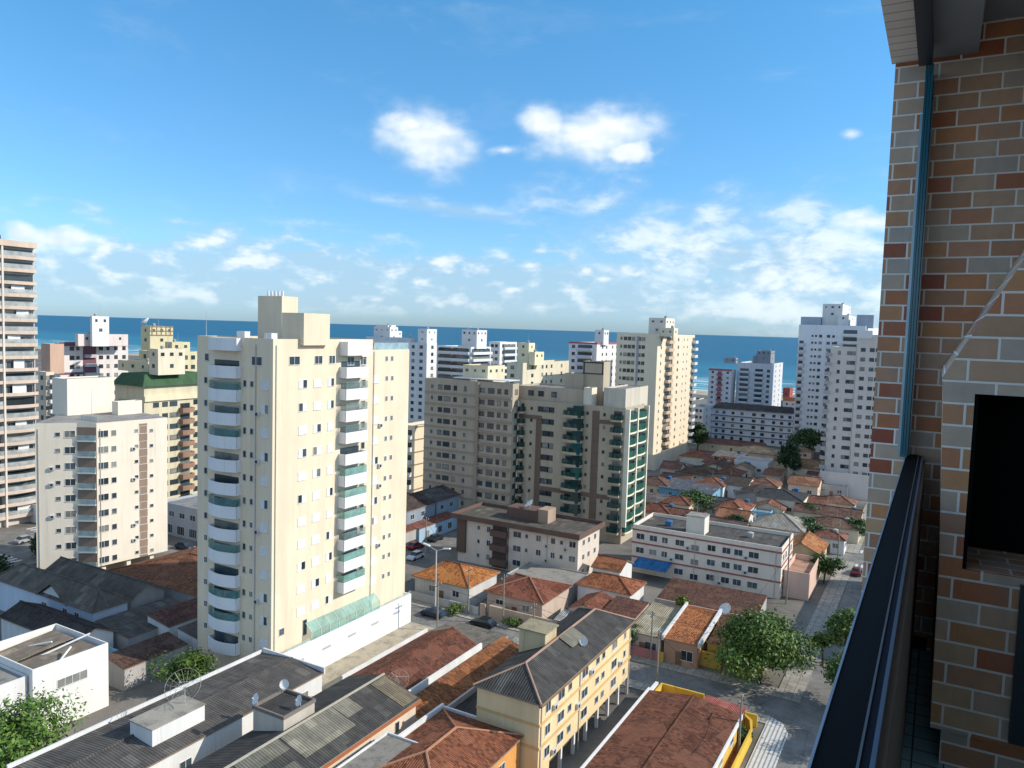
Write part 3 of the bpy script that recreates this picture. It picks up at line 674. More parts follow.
# --- green roofed building
b = simple_tower('apartment_building', 'cream block under a bright green roof edge with brown balconies', 144, 387, 184, 115, 206, paint((0.68, 0.60, 0.42), .25), [(156, 1.6, 1.2, 'dk'), (173.5, 2.2, 1.25, 'dk'), (196, 1.6, 1.25, 'dk'), (165, 1.6, 1.2, 'dk')], [(122, 1.4, 1.2, 'dk'), (134, 1.4, 1.2, 'dk')], 11, ztop=4.6)
grn = paint((0.06, 0.12, 0.06), .4)
m_ = MB(); m_.hexa([(b.K[0]-b.lb-.3, b.K[1]-.9, b.z1+.1), (b.K[0]+.9, b.K[1]-.9, b.z1+.1), (b.K[0]+.9, b.K[1]+b.la, b.z1+.1), (b.K[0]-b.lb-.3, b.K[1]+b.la, b.z1+.1)], [(b.K[0]-b.lb+1, b.K[1]+1.2, b.z1+2.9), (b.K[0]-1.4, b.K[1]+1.2, b.z1+2.9), (b.K[0]-1.4, b.K[1]+b.la, b.z1+2.9), (b.K[0]-b.lb+1, b.K[1]+b.la, b.z1+2.9)])
b.part('roof_edge', m_, grn)
b.band('parapet', b.fu, -.1, b.la, .5, b.z1-3.6, b.z1-2.3, paint((0.76, 0.68, 0.48), .2))
a0, a1 = b.fu.a(179, 420), b.fu.a(191, 420); bb = paint((0.33, 0.20, 0.14), .2)
for i in range(9): b.balcony(b.fu, a0, a1, b.z1-7.0-2.85*i, 1.5, 1.1, bb, .3)
m_ = MB(); b.fv.box(m_, 2, b.lb-2, -.02, .5, 2, b.z1-3.5); b.part('stair_wall', m_, paint((0.35, 0.38, 0.40), .25))
top_block(b, 158, 349, b.K[1]+3, 149, 185, paint((0.74, 0.66, 0.50), .2), zb=b.z1+2.8)
top_block(b, 148, 362, b.K[1]+7, 118, 158, paint((0.70, 0.62, 0.42), .2), zb=b.z1+2.8); b.finish()
# --- white/blue towers behind the big one
bal = paint((0.62, 0.66, 0.70), .12)
b = simple_tower('apartment_tower', 'white tower right behind the big cream tower, small windows and a white rooftop box', 427, 343, 305, 366, 437, whitew, [(432, 1.6, 1.3, 'dk')], [(372, 1.4, 1.3, 'dk'), (380, 1.4, 1.3, 'dk'), (388, 1.4, 1.3, 'dk'), (397, 1.4, 1.3, 'dk'), (405, 1.4, 1.3, 'dk'), (413, 1.4, 1.3, 'dk'), (421, 1.6, 1.3, 'dk')], 14)
top_block(b, 427, 329, b.K[1]+4, 418, 437, whitew); top_block(b, 390, 327, b.K[1]+4, 374, 398, whitew); top_block(b, 410, 338, b.K[1]+2, 366, 416, bal); b.finish()
b = simple_tower('apartment_tower', 'white tower with wrap-around banded balconies and rooftop box with round dish', 471, 347, 312, 437, 491, whitew, [], [], 0)
for i in range(13):
    z = b.z1-3.2-2.85*i
    b.balcony(b.fv, .5, b.lb-.3, z, 1.2, 1.0, bal, .3); b.balcony(b.fu, .3, b.la-.4, z, 1.2, 1.0, M_white, .3)
    b.win(b.fu, b.la*.5, z+1.7, b.la*.75, 1.7, 'dk'); b.win(b.fv, b.lb*.3, z+1.7, b.lb*.45, 1.7, 'dk'); b.win(b.fv, b.lb*.75, z+1.7, b.lb*.35, 1.7, 'dk')
top_block(b, 477, 330, b.K[1]+3, 462, 487, whitew); dish_spot_white = (b.K[0]-4, b.K[1]+5, PV(477, 330, b.K[1]+3).z); b.finish()
b = simple_tower('apartment_tower', 'narrow white tower with dark square windows beside the rooftop-dish tower', 500, 342, 330, 489, 517, whitew, [(503, 2.2, 1.5, 'dk'), (508, 1.4, 1.5, 'dk'), (513, 1.8, 1.5, 'dk')], [(492, 1.4, 1.3, 'dk'), (496, 1.4, 1.3, 'dk')], 14)
for i in range(12): b.balcony(b.fu, 3.0, b.la-1, b.z1-3.3-2.85*i, .9, .9, M_white)
b.finish()
b = simple_tower('apartment_tower', 'pale blue-white tower with terraced top floors behind the right edge of the big cream tower', 400, 341, 360, 352, 409, paint((0.70, 0.73, 0.78), .15), [(404, 1.6, 1.3, 'dk')], [(358, 1.6, 1.3, 'dk'), (366, 1.6, 1.3, 'dk'), (374, 1.6, 1.3, 'dk'), (382, 1.6, 1.3, 'dk'), (390, 1.6, 1.3, 'dk'), (396, 1.6, 1.3, 'dk')], 12)
m_ = MB()
for i in range(12): b.fv.box(m_, .1, b.lb-.1, -.02, .5, b.z1-3.4-2.85*i, b.z1-2.9-2.85*i)
b.part('floor_band', m_, M_white); top_block(b, 398, 331, b.K[1]+4, 374, 402, whitew); top_block(b, 388, 325, b.K[1]+8, 376, 396, whitew); b.finish()
b = simple_tower('apartment_tower', 'slender beige-grey tower seen in the gap left of the rooftop-dish tower', 452, 352, 380, 440, 462, paint((0.62, 0.58, 0.54), .2), [(456, 1.4, 1.3, 'dk'), (460, 1.2, 1.3, 'dk')], [(443, 1.4, 1.3, 'dk'), (448, 1.4, 1.3, 'dk')], 11); b.finish()
# --- cream long roofscape
b = simple_tower('apartment_building', 'low-wide cream block with stepped rooftop boxes behind the brown-green tower', 523, 363, 262, 507, 569, paint((0.72, 0.65, 0.50), .2), [(532, 1.6, 1.2, 'dk'), (542, 1.2, 1.2, 'dk'), (546, 1.2, 1.2, 'dk'), (551, 1.2, 1.2, 'dk'), (561, 1.2, 1.2, 'dk')], [(512, 1.4, 1.2, 'dk')], 10)
top_block(b, 529, 343, b.K[1]+5, 518, 535, paint((0.84, 0.74, 0.50), .12)); top_block(b, 535, 352, b.K[1]+4, 529, 544, paint((0.84, 0.74, 0.50), .12)); b.finish()
# --- white and pink block
b = simple_tower('apartment_tower', 'white tower with pinkish red roof line, left of the tall cream tower', 597, 343, 300, 569, 622, paint((0.78, 0.75, 0.76), .1), [(602, 1.1, 1.1, 'dk'), (606, 1.1, 1.1, 'dk'), (612, 1.1, 1.1, 'dk'), (616, 1.1, 1.1, 'dk')], [(573, 1.4, 1.3, 'dk')], 14)
a0, a1 = b.fv.a(593, 350), b.fv.a(577, 350)
for i in range(14):
    b.balcony(b.fv, a0, a1, b.z1-3.3-2.85*i, 1.2, 1.0, paint((0.60, 0.62, 0.68), .1)); b.win(b.fv, (a0+a1)/2, b.z1-1.7-2.85*i, (a1-a0)*.8, 1.6, 'dk')
redp = paint((0.50, 0.12, 0.14), .2)
b.band('trim', b.fu, -.1, b.la+.1, .15, b.z1-.5, b.z1+.15, redp); b.band('trim', b.fv, .05, b.lb, .15, b.z1-.5, b.z1+.15, redp)
top_block(b, 604, 330, b.K[1]+4, 595, 609, whitew); b.finish()
# --- long beige block in the shade
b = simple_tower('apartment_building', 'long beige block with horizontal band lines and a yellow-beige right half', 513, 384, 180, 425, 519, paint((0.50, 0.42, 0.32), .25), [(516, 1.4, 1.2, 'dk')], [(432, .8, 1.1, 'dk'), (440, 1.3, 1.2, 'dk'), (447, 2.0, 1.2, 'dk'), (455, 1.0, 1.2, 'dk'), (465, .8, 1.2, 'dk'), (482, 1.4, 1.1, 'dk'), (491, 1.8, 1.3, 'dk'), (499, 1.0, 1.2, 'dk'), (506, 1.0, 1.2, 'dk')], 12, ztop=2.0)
bd = paint((0.40, 0.32, 0.24), .2); m_ = MB()
for i in range(12):
    b.fv.box(m_, 0.1, b.fv.a(478, 400), -.02, .45, b.z1-3.75-2.85*i, b.z1-3.3-2.85*i)
    b.fv.box(m_, b.fv.a(478, 400)+.2, b.lb-.1, -.02, .22, b.z1-3.6-2.85*i, b.z1-3.25-2.85*i)
b.part('floor_band', m_, bd)
b.band('wall_projection', b.fv, b.fv.a(513, 400)+.02, b.fv.a(478, 400), .3, 0, b.z1-1.0, paint((0.68, 0.57, 0.38), .2)) if False else None
b.band('pilaster', b.fv, b.fv.a(479.5, 400), b.fv.a(477, 400), .6, 0, b.z1-.2, bd)
top_block(b, 488, 366, b.K[1]+4, 463, 505, paint((0.74, 0.64, 0.44), .2)); top_block(b, 476, 380, b.K[1]+1, 470, 479, creamw, zb=b.z1-.8)
m_ = MB(); m_.prism([(b.K[0]-18, b.K[1]+1.5), (b.K[0]-2, b.K[1]+1.5), (b.K[0]-2, b.K[1]+7), (b.K[0]-18, b.K[1]+7)], b.z1+.4, b.z1+.55); b.part('canopy', m_, M_white); b.finish()
# --- brown and green tower
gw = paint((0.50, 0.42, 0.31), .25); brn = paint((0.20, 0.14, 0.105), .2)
ggl = glass((0.008, 0.05, 0.05), (0.03, 0.13, 0.11))
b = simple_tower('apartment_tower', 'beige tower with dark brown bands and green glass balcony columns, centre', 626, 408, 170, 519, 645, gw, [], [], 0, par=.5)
fh = 2.85; nfl = 10
V = b.fv; U = b.fu
xa = lambda px: V.a(px, 430)
for i in range(nfl):
    z = b.z1-1.9-fh*i
    for px, ww in ((540, 1.5), (546, 1.9), (551, 1.4), (595.5, 1.7)): V and b.win(V, xa(px), z, ww, 1.25, 'dk')
    for px in (531, 555 if False else 522, 604, 587): b.win(V, xa(px), z, .6, .7, 'dk')
    b.balcony(V, xa(584), xa(565), z-1.3, 1.3, .5, gw, .4, tglass((0.012, 0.065, 0.055), .75), 1.0); b.win(V, xa(574.5), z, (xa(565)-xa(584))*.8, 1.9, 'gn', ggl); b.band('glass_column', V, xa(583), xa(575), 1.55, z-1.1, z+1.62, ggl)
    b.balcony(V, xa(623), xa(612), z-1.3, 1.3, .3, gw, .2, tglass((0.014, 0.075, 0.062), .7), 1.1)
    b.balcony(V, xa(525), xa(519.5), z-1.3, 1.2, .3, gw, .3, tglass((0.012, 0.06, 0.055), .7), 1.1)
    b.balcony(U, .6, b.la*.45, z-1.3, .7, .25, paint((0.80, 0.76, 0.58), .1), .35, tglass((0.03, 0.13, 0.10), .7), 1.5); b.balcony(U, b.la*.5, b.la-.4, z-1.3, .7, .25, paint((0.80, 0.76, 0.58), .1), .35, tglass((0.03, 0.13, 0.10), .7), 1.5)
m_ = MB()
V.box(m_, xa(541.5), xa(536), -.02, .1, 0, b.z1-4.5); V.box(m_, xa(599), xa(592), -.02, .1, 0, b.z1-1.2)
V.box(m_, xa(541.5)+.02, b.lb+.05, -.02, .14, b.z1-4.4, b.z1-3.5); V.box(m_, 1.0, xa(598), -.02, .14, b.z1-4.0, b.z1-3.1)
V.box(m_, xa(612), xa(536)-.02, -.02, .16, b.z1-21.3, b.z1-20.3)
b.part('cladding', m_, brn)
m_ = MB(); U.box(m_, -.05, .5, -.1, 1.0, 4.0, b.z1-.3); U.box(m_, b.la-.3, b.la+.2, 0, 1.1, 4.0, b.z1-.3); U.box(m_, b.la*.45+.05, b.la*.5-.05, 0, .9, 4.0, b.z1-.3); b.part('pillar', m_, paint((0.80, 0.76, 0.60), .1))
# upper left mass, penthouses
P = PV(585, 390, b.K[1]+1.2)
b.block(12, P.x-PV(517, 388, b.K[1]+1.2).x, b.z1-.5, P.z, gw, .5, 'upper_floor', P.x-b.K[0], 1.2)
ff = Face((P.x, b.K[1]+1.2), (-1, 0), (0, -1))
for px in (531, 541, 554): b.win(ff, ff.a(px, 396), P.z-1.6, 1.5, 1.3, 'dk')
P = PV(604, 362, b.K[1]+5); b.block(4, P.x-PV(583, 362, b.K[1]+5).x, b.z1-.5, P.z, gw, .3, 'penthouse', P.x-b.K[0], 5)
ff = Face((P.x, b.K[1]+5), (-1, 0), (0, -1)); lb_ = P.x-PV(583, 362, b.K[1]+5).x
m_ = MB(); ff.box(m_, 0, lb_, -.02, .08, P.z-.4, P.z-.1); ff.box(m_, 0, lb_, -.02, .08, P.z-3.0, P.z-2.75); ff.box(m_, lb_-.5, lb_-.2, -.02, .07, P.z-2.75, P.z-.4); ff.box(m_, .1, .35, -.02, .07, P.z-2.75, P.z-.4); b.part('trim', m_, M_dark)
P = PV(583, 374, b.K[1]+4); b.block(5, P.x-PV(565, 374, b.K[1]+4).x, b.z1-.5, P.z, gw, .3, 'penthouse', P.x-b.K[0], 4)
P = PV(592, 388, b.K[1]+.4); b.block(3, P.x-PV(584, 388, b.K[1]+.4).x, b.z1-.5, P.z, creamw, .3, 'penthouse', P.x-b.K[0], .4)
P = PV(626, 389, b.K[1]+1.5); b.block(PU(648, 389, P.x).y-b.K[1]-1.5, P.x-PV(604, 389, b.K[1]+1.5).x, b.z1-.5, P.z, paint((0.62, 0.56, 0.46), .3), .4, 'upper_floor', P.x-b.K[0], 1.5)
b.finish()
# --- small beige striped block
b = simple_tower('apartment_building', 'small beige block with thin dark floor lines, just right of the big tower', 415, 426, 198, 400, 445, paint((0.80, 0.68, 0.50), .12), [(427, .6, .9, 'dk'), (431, .6, .9, 'dk'), (435, .6, .9, 'dk')], [(409, 1.4, 1.2, 'dk')], 9, ztop=1.9, fh=3.3)
m_ = MB()
for i in range(9): b.fu.box(m_, -.1, b.la+.1, -.02, .12, b.z1-.5-3.3*i, b.z1-.2-3.3*i)
b.part('floor_band', m_, paint((0.32, 0.24, 0.17), .2))
for i in range(8): b.balcony(b.fv, .6, 3.2, b.z1-3.5-3.3*i, 1.2, 1.0, M_white)
b.finish()
# --- tall cream tower by the sea
b = simple_tower('apartment_tower', 'tall cream tower with brown balcony strip, standing highest in the centre distance', 658, 334, 266, 617, 695, paint((0.80, 0.69, 0.52), .12), [(661, .9, 1.1, 'dk'), (678, 1.3, 1.1, 'dk'), (683.5, .8, .9, 'dk'), (687, .8, .9, 'dk')], [(625, 1.3, 1.2, 'dk'), (629, 1.2, 1.3, 'dk'), (633, 1.2, 1.3, 'dk'), (639, 1.2, 1.2, 'dk'), (643, 1.2, 1.2, 'dk'), (621, .8, 1.2, 'dk')], 16, ztop=1.9)
a0, a1 = b.fu.a(664.5, 380), b.fu.a(670, 380); bm_ = paint((0.62, 0.48, 0.36), .15)
for i in range(15):
    z = b.z1-3.4-2.85*i
    b.balcony(b.fu, a0, a1, z, 1.3, 1.0, bm_); b.balcony(b.fu, b.la-3.4, b.la+.3, z, 1.5, 1.0, M_white)
b.band('pilaster', b.fu, a1+.2, a1+1.5, .5, 5, b.z1+1, paint((0.66, 0.52, 0.36), .15))
b.band('recess', b.fv, b.fv.a(637.5, 380), b.fv.a(635, 380), .05, 5, b.z1-1, paint((0.42, 0.40, 0.44), .2))
top_block(b, 666, 318, b.K[1]+4, 649, 675, paint((0.78, 0.70, 0.60), .1)); top_block(b, 674, 328, b.K[1]+2, 660, 678, paint((0.8, 0.69, 0.52), .1))
b.block(b.la*.75, 24, 0, 5.5, paint((0.72, 0.62, 0.48), .2), .8, 'podium', 2.0, -3.0); b.finish()
# --- white small block
b = simple_tower('apartment_building', 'small white five-storey block right of the tall cream tower', 703.5, 407, 330, 692, 713, whitew, [(706, 1.0, 1.1, 'dk'), (711, 1.0, 1.1, 'dk')], [(696, 1.2, 1.3, 'dk'), (700, 1.0, 1.2, 'dk')], 5); b.finish()
# --- grey white tower by the beach
gb = paint((0.66, 0.66, 0.68), .12)
b = simple_tower('apartment_tower', 'grey and white beach tower with balcony bays and a dark rooftop box', 771, 364, 420, 737, 783, gb, [(775, 1.4, 1.3, 'dk'), (779, 1.4, 1.3, 'dk')], [], 11)
for i in range(10):
    z = b.z1-5.6-2.85*i
    for x0, x1 in ((749, 739), (763, 754)):
        b.balcony(b.fv, b.fv.a(x0, 380), b.fv.a(x1, 380), z, 1.4, 1.0, bal); b.win(b.fv, b.fv.a((x0+x1)/2, 380), z+1.7, 4.2, 1.5, 'dk')
    b.win(b.fv, b.fv.a(768, 380), z+1.6, 1.6, 1.5, 'dk')
top_block(b, 771, 351, b.K[1]+3, 757, 775, paint((0.30, 0.32, 0.36), .2)); top_block(b, 757, 356, b.K[1]+3, 753, 760, paint((0.30, 0.32, 0.36), .2))
top_block(b, 736, 358, b.K[1]+3, 724, 738, paint((0.35, 0.37, 0.40), .2)); b.finish()
b = simple_tower('apartment_building', 'white block with red roof edge and red balcony strip beside the grey beach tower', 732, 370, 425, 709, 736, paint((0.74, 0.70, 0.70), .1), [], [(712, 1.2, 1.2, 'dk'), (727, 1.2, 1.2, 'dk')], 10)
for i in range(10): b.balcony(b.fv, b.fv.a(722, 380), b.fv.a(717, 380), b.z1-3.4-2.85*i, 1.3, 1.0, redp)
b.band('trim', b.fv, -.1, b.lb+.1, .3, b.z1-.6, b.z1+.3, redp); b.finish()
# --- white low long block
b = simple_tower('apartment_building', 'long low white block with dark tiled roof lines below the beach tower', 796, 414, 329, 711, 800, paint((0.72, 0.74, 0.78), .12), [], [(716, 1.3, 1.2, 'dk'), (723, 1.3, 1.2, 'dk'), (732, 1.3, 1.2, 'dk'), (741, 1.3, 1.2, 'dk'), (753, 1.6, 1.2, 'dk'), (762, 1.6, 1.2, 'dk'), (773, 1.3, 1.2, 'dk'), (781, 1.3, 1.2, 'dk'), (789, 1.3, 1.2, 'dk'), (794, 1.3, 1.2, 'dk')], 5)
m_ = MB()
for i in range(4): b.fv.box(m_, -.1, b.lb, -.02, .35, b.z1-3.3-2.85*i, b.z1-3.0-2.85*i)
b.part('floor_band', m_, paint((0.12, 0.13, 0.17), .1))
m_ = MB(); x0, x1, y0, y1 = b.K[0]-b.lb, b.K[0], b.K[1], b.K[1]+b.la
m_.hexa([(x0-.5, y0-.8, b.z1+.02), (x1+.5, y0-.8, b.z1+.02), (x1+.5, y0+13, b.z1+.02), (x0-.5, y0+13, b.z1+.02)], [(x0+3, y0+5, b.z1+2.2), (x1-3, y0+5, b.z1+2.2), (x1-3, y0+7, b.z1+2.2), (x0+3, y0+7, b.z1+2.2)])
b.part('roof', m_, tiles((0.14, 0.09, 0.08), .6)); b.finish()
# --- bits by the beach
b = simple_tower('apartment_building', 'small orange and white beachfront block left of the white tower on the right', 797, 398, 520, 783, 812, paint((0.74, 0.62, 0.54), .1), [], [(786, 1.3, 1.2, 'dk'), (792, 1.3, 1.2, 'dk')], 3)
b.band('trim', b.fv, -.1, b.lb, .3, b.z1-2.4, b.z1+.2, paint((0.52, 0.20, 0.09), .2)); top_block(b, 790, 388, b.K[1]+2, 783, 793, paint((0.40, 0.10, 0.08), .2)); b.finish()
b = simple_tower('apartment_building', 'little white beachfront building between two towers', 699, 399, 560, 690, 704, whitew, [], [(693, 1.6, 1.3, 'dk'), (697, 1.6, 1.3, 'dk')], 3); b.finish()
# --- white tower at right
b = simple_tower('apartment_tower', 'tall white tower with small square windows, left of the brick pier', 866, 326, 309, 799, 885, paint((0.78, 0.79, 0.82), .08), [], [(812, .8, .8, 'dk'), (815.5, .8, .8, 'dk'), (820, 1.2, 1.1, 'dk'), (828, 1.3, 1.1, 'dk'), (833, 1.0, 1.0, 'dk')], 18, ztop=4.6)
for i in range(16):
    z = b.z1-9-2.85*i
    b.balcony(b.fv, b.lb-2.6, b.lb-.2, z, 1.2, 1.0, bal); b.balcony(b.fv, b.fv.a(834.5, 400), b.fv.a(830, 400), z, 1.2, .95, bal)
for i in range(3): b.balcony(b.fv, b.fv.a(858, 340), b.fv.a(842, 340), b.z1-4.5-3.0*i, 1.2, 1.0, M_white); b.win(b.fv, b.fv.a(850, 340), b.z1-2.6-3*i, 5, 1.6, 'dk')
top_block(b, 843, 304, b.K[1]+5, 823, 851, whitew); top_block(b, 849, 315, b.K[1]+3, 838, 856, whitew)
P = PV(821, 317, b.K[1]+3); b.block(8, P.x-PV(801, 317, b.K[1]+3).x, b.z1-.8, P.z, paint((0.40, 0.46, 0.54), .15), .3, 'penthouse', P.x-b.K[0], 3)
P = PV(874, 315, b.K[1]+3); b.block(8, P.x-PV(857, 315, b.K[1]+3).x, b.z1-.8, P.z, paint((0.40, 0.46, 0.54), .15), .3, 'penthouse', P.x-b.K[0], 3); b.finish()
# --- pinkish tower at right
pk = paint((0.72, 0.64, 0.58), .12)
b = simple_tower('apartment_tower', 'pinkish beige tower with dark paired windows, partly behind the brick pier', 884, 335, 226, 858, 900, pk, [], [(863, 1.3, 1.1, 'dk'), (872, 1.3, 1.1, 'dk'), (878, 1.3, 1.1, 'dk')], 14, fh=2.9, ztop=4.6)
P = PV(858.5, 347.5, b.K[1]+.4); lb_ = P.x-PV(831.5, 347.5, b.K[1]+.4).x
b.block(18, lb_, 0, P.z, pk, .8, 'wall', P.x-b.K[0], .4)
ff = Face((P.x, b.K[1]+.4), (-1, 0), (0, -1))
for i in range(14):
    z = P.z-1.8-2.9*i
    for px, ww in ((836.5, .8), (846.5, 1.2), (850.5, 1.2)): b.win(ff, ff.a(px, 400), z, ww, 1.1, 'dk')
    b.balcony(ff, lb_-.15, lb_+1.4, z-1.2, 1.2, 1.0, paint((0.5, 0.45, 0.42), .2))
b.band('trim', ff, -.05, .4, .2, 0, P.z-.8, paint((0.5, 0.42, 0.38), .2))
m_ = MB(); b.fv.box(m_, b.lb-4, b.lb+.2, -.6, 0.35, b.z1-1.2, b.z1+1.2); b.part('parapet', m_, M_white)
b.block(10, 14, 0, 7.5, pk, .8, 'podium', -1.0, -4.0); b.finish()
# ------------------------------------------------------------------ low houses
def roof_poly(kind, u0, u1, v0, v1, ze, rise):
    a, b, c, d = Vector((u0, v0, ze)), Vector((u1, v0, ze)), Vector((u1, v1, ze)), Vector((u0, v1, ze))
    um, vm = (u0+u1)/2, (v0+v1)/2; Zr = ze+rise
    if kind == 'hip':
        if v1-v0 >= u1-u0:
            h = (u1-u0)/2; p, q = Vector((um, v0+h, Zr)), Vector((um, v1-h, Zr))
            return [(a, b, p), (b, c, q, p), (c, d, q), (d, a, p, q)], [(p, q), (a, p), (b, p), (c, q), (d, q)]
        h = (v1-v0)/2; p, q = Vector((u0+h, vm, Zr)), Vector((u1-h, vm, Zr))
        return [(a, b, q, p), (b, c, q), (c, d, p, q), (d, a, p)], [(p, q), (a, p), (d, p), (b, q), (c, q)]
    if kind == 'gable_v':
        p, q = Vector((um, v0, Zr)), Vector((um, v1, Zr)); return [(b, c, q, p), (d, a, p, q)], [(p, q)]
    if kind == 'gable_u':
        p, q = Vector((u0, vm, Zr)), Vector((u1, vm, Zr)); return [(a, b, q, p), (c, d, p, q)], [(p, q)]
    up = Vector((0, 0, rise))
    hi = {'shed_v+': (c, d), 'shed_v-': (a, b), 'shed_u+': (b, c), 'shed_u-': (a, d)}[kind]
    return [tuple(x+up if x in hi else x for x in (a, b, c, d))], []
def add_roof(parent, root, kind, u0, u1, v0, v1, ze, rise, mat, name='roof', capm=None):
    polys, ridges = roof_poly(kind, u0, u1, v0, v1, ze, rise); mb = MB(); dn = Vector((0, 0, -0.16))
    for f in polys: mb.face(f)
    for f in polys: mb.face([p+dn for p in reversed(f)], 1)
    from collections import Counter
    ed = Counter()
    for f in polys:
        for i in range(len(f)):
            ed[frozenset((tuple(f[i]), tuple(f[(i+1) % len(f)])))] += 1
    for f in polys:
        for i in range(len(f)):
            p, q = f[i], f[(i+1) % len(f)]
            if ed[frozenset((tuple(p), tuple(q)))] == 1: mb.face([p+dn, q+dn, q, p], 1)
    for p, q in ridges: mb.tube(p+Vector((0, 0, .03)), q+Vector((0, 0, .03)), 0.13, None, 5, 2)
    return mb.build(name, [mat, plain((0.28, 0.2, 0.15), .8, .2, 0., 'fascia'), capm or mat], parent, root)
def house(name, label, u0, u1, v0, v1, ze, roof, rise, wm, rm, over=0.45, cat='house', group=None, fu=(), fv=(), par=None, capm=None, near=True, doors=True):
    """u0..v1: eaves; walls stand in by the overhang; fu / fv: (metres from the near corner, z, w, h) windows"""
    a0, a1, b0, b1 = u0+over, u1-over, v0+over, v1-over
    b = Bld(name, label, cat, (a1, b0), group, near)
    mb = MB()
    if roof == 'flat':
        t = .15; h = .5 if par is None else par
        mb.box(a0, a1, b0, b1, 0, ze-h)
        if h:
            mb.box(a0, a1, b0, b0+t, ze-h, ze); mb.box(a0, a1, b1-t, b1, ze-h, ze); mb.box(a0, a0+t, b0+t, b1-t, ze-h, ze); mb.box(a1-t, a1, b0+t, b1-t, ze-h, ze)
        b.wall = b.part('wall', mb, wm); b.roof = b.part('roof', MB().box(a0+t, a1-t, b0+t, b1-t, ze-h+.003, ze-h+.06), rm, None)
    else:
        k = over/max(.1, (u1-u0)/2)
        mb.box(a0, a1, b0, b1, 0, ze-.16+(0.0 if roof == 'hip' else 0))
        um, vm = (u0+u1)/2, (v0+v1)/2; e = -.17
        if roof == 'gable_v': mb.hexa([(a0, b0, ze-.16), (a1, b0, ze-.16), (a1, b1, ze-.16), (a0, b1, ze-.16)], [(um-.02, b0, ze+rise+e), (um+.02, b0, ze+rise+e), (um+.02, b1, ze+rise+e), (um-.02, b1, ze+rise+e)])
        if roof == 'gable_u': mb.hexa([(a0, b0, ze-.16), (a1, b0, ze-.16), (a1, b1, ze-.16), (a0, b1, ze-.16)], [(a0, vm-.02, ze+rise+e), (a1, vm-.02, ze+rise+e), (a1, vm+.02, ze+rise+e), (a0, vm+.02, ze+rise+e)])
        if roof.startswith('shed'):
            zt = {(c, d): ze-.16 for c in (0, 1) for d in (0, 1)}
            def zz(u, v):
                s = {'shed_v+': (v-v0)/(v1-v0), 'shed_v-': (v1-v)/(v1-v0), 'shed_u+': (u-u0)/(u1-u0), 'shed_u-': (u1-u)/(u1-u0)}[roof]
                return ze+rise*s+e
            mb.hexa([(a0, b0, ze-.165), (a1, b0, ze-.165), (a1, b1, ze-.165), (a0, b1, ze-.165)], [(a0, b0, zz(a0, b0)), (a1, b0, zz(a1, b0)), (a1, b1, zz(a1, b1)), (a0, b1, zz(a0, b1))])
        b.wall = b.part('wall', mb, wm)
        b.roof = add_roof(b.root, b.root, roof, u0, u1, v0, v1, ze, rise, rm, 'roof', capm)
    la, lb = b1-b0, a1-a0
    for (a, z, w, h) in fu: b.win(b.fu, a, z, w, h, 'sl' if w > .9 else 'sm')
    for (a, z, w, h) in fv: b.win(b.fv, a, z, w, h, 'sl' if w > .9 else 'sm')
    if doors and ze < 7 and lb > 4:
        m2 = MB(); b.fv.box(m2, lb*.45, lb*.45+.95, -.02, .05, 0, 2.1); b.part('door', m2, plain((0.22, 0.13, 0.08), .6, .3, 0., 'door_wood'))
    if roof != 'flat' and near is False and rnd.random() < .45: b.tank(a1-rnd.uniform(1.5, 3), b1-rnd.uniform(1.5, 3), ze+.3, .65, 1.2, rnd.random() < .5)
    if near is False and rnd.random() < .5: b.antenna(a1-lb*.5, b0+la*.5, ze+rise-.1, 2.2)
    b.finish(); return b
red = (0.27, 0.075, 0.040); orange = (0.56, 0.165, 0.055); brnr = (0.17, 0.065, 0.042); darkr = (0.10, 0.060, 0.048)
GH = 'low tiled houses of the quarter'; GR = 'low buildings below the balcony'
greyroof = fibro((0.135, 0.125, 0.118)); lightroof = fibro((0.27, 0.25, 0.20)); blackroof = fibro((0.090, 0.086, 0.082))
wwhite = paint((0.74, 0.73, 0.71), 0.25); wcream = paint((0.72, 0.62, 0.44), .2); wgrey = paint((0.46, 0.44, 0.42), .3); wpink = paint((0.60, 0.42, 0.36), .25)

# --- yellow four-storey block
yw = paint((0.80, 0.61, 0.35), 0.2)
Y = Bld('apartment_building', 'yellow four-storey block with black hipped roof over open ground-floor parking, foreground', 'apartment building', (-33.4, 67.3), None, True)
mb = MB().box(-40.9, -33.4, 67.3, 93.7, 2.5, 9.85); Y.part('wall', mb, yw)
mb = MB().box(-40.9, -37.5, 67.3, 93.7, 0, 2.497); mb.box(-37.5, -33.4, 67.3, 70.0, 0, 2.497); Y.part('ground_floor_wall', mb, yw)
for i in range(7): Y.part('column', MB().box(-33.8, -33.45, 73.0+i*3.4, 73.35+i*3.4, 0, 2.497), M_balw)
yr = add_roof(Y.root, Y.root, 'hip', -41.2, -33.0, 66.9, 94.1, 10.0, 1.9, blackroof, 'roof', paint((0.42, 0.27, 0.20), .3))
mb = MB(); Y.fu.box(mb, -.15, 26.6, 0, .35, 9.55, 9.84); Y.part('gutter', mb, plain((0.20, 0.13, 0.07), .7, .2, 0., 'brown_trim'))
mb = MB()
for z in (4.9, 7.35): mb.box(-40.95, -33.3, 67.24, 93.75, z, z+.32)
Y.part('floor_band', mb, paint((0.66, 0.43, 0.20), .2))
P = PV(546, 640, 76.6)
mb = MB().box(-41.0, -37.6, 76.6, 79.6, 10.0, 13.0); Y.part('water_tank', mb, paint((0.62, 0.50, 0.30), .45))
mb = MB().box(-41.2, -37.4, 76.4, 79.8, 13.0, 13.15); Y.part('roof_slab', mb, concrete((0.30, 0.26, 0.17)))
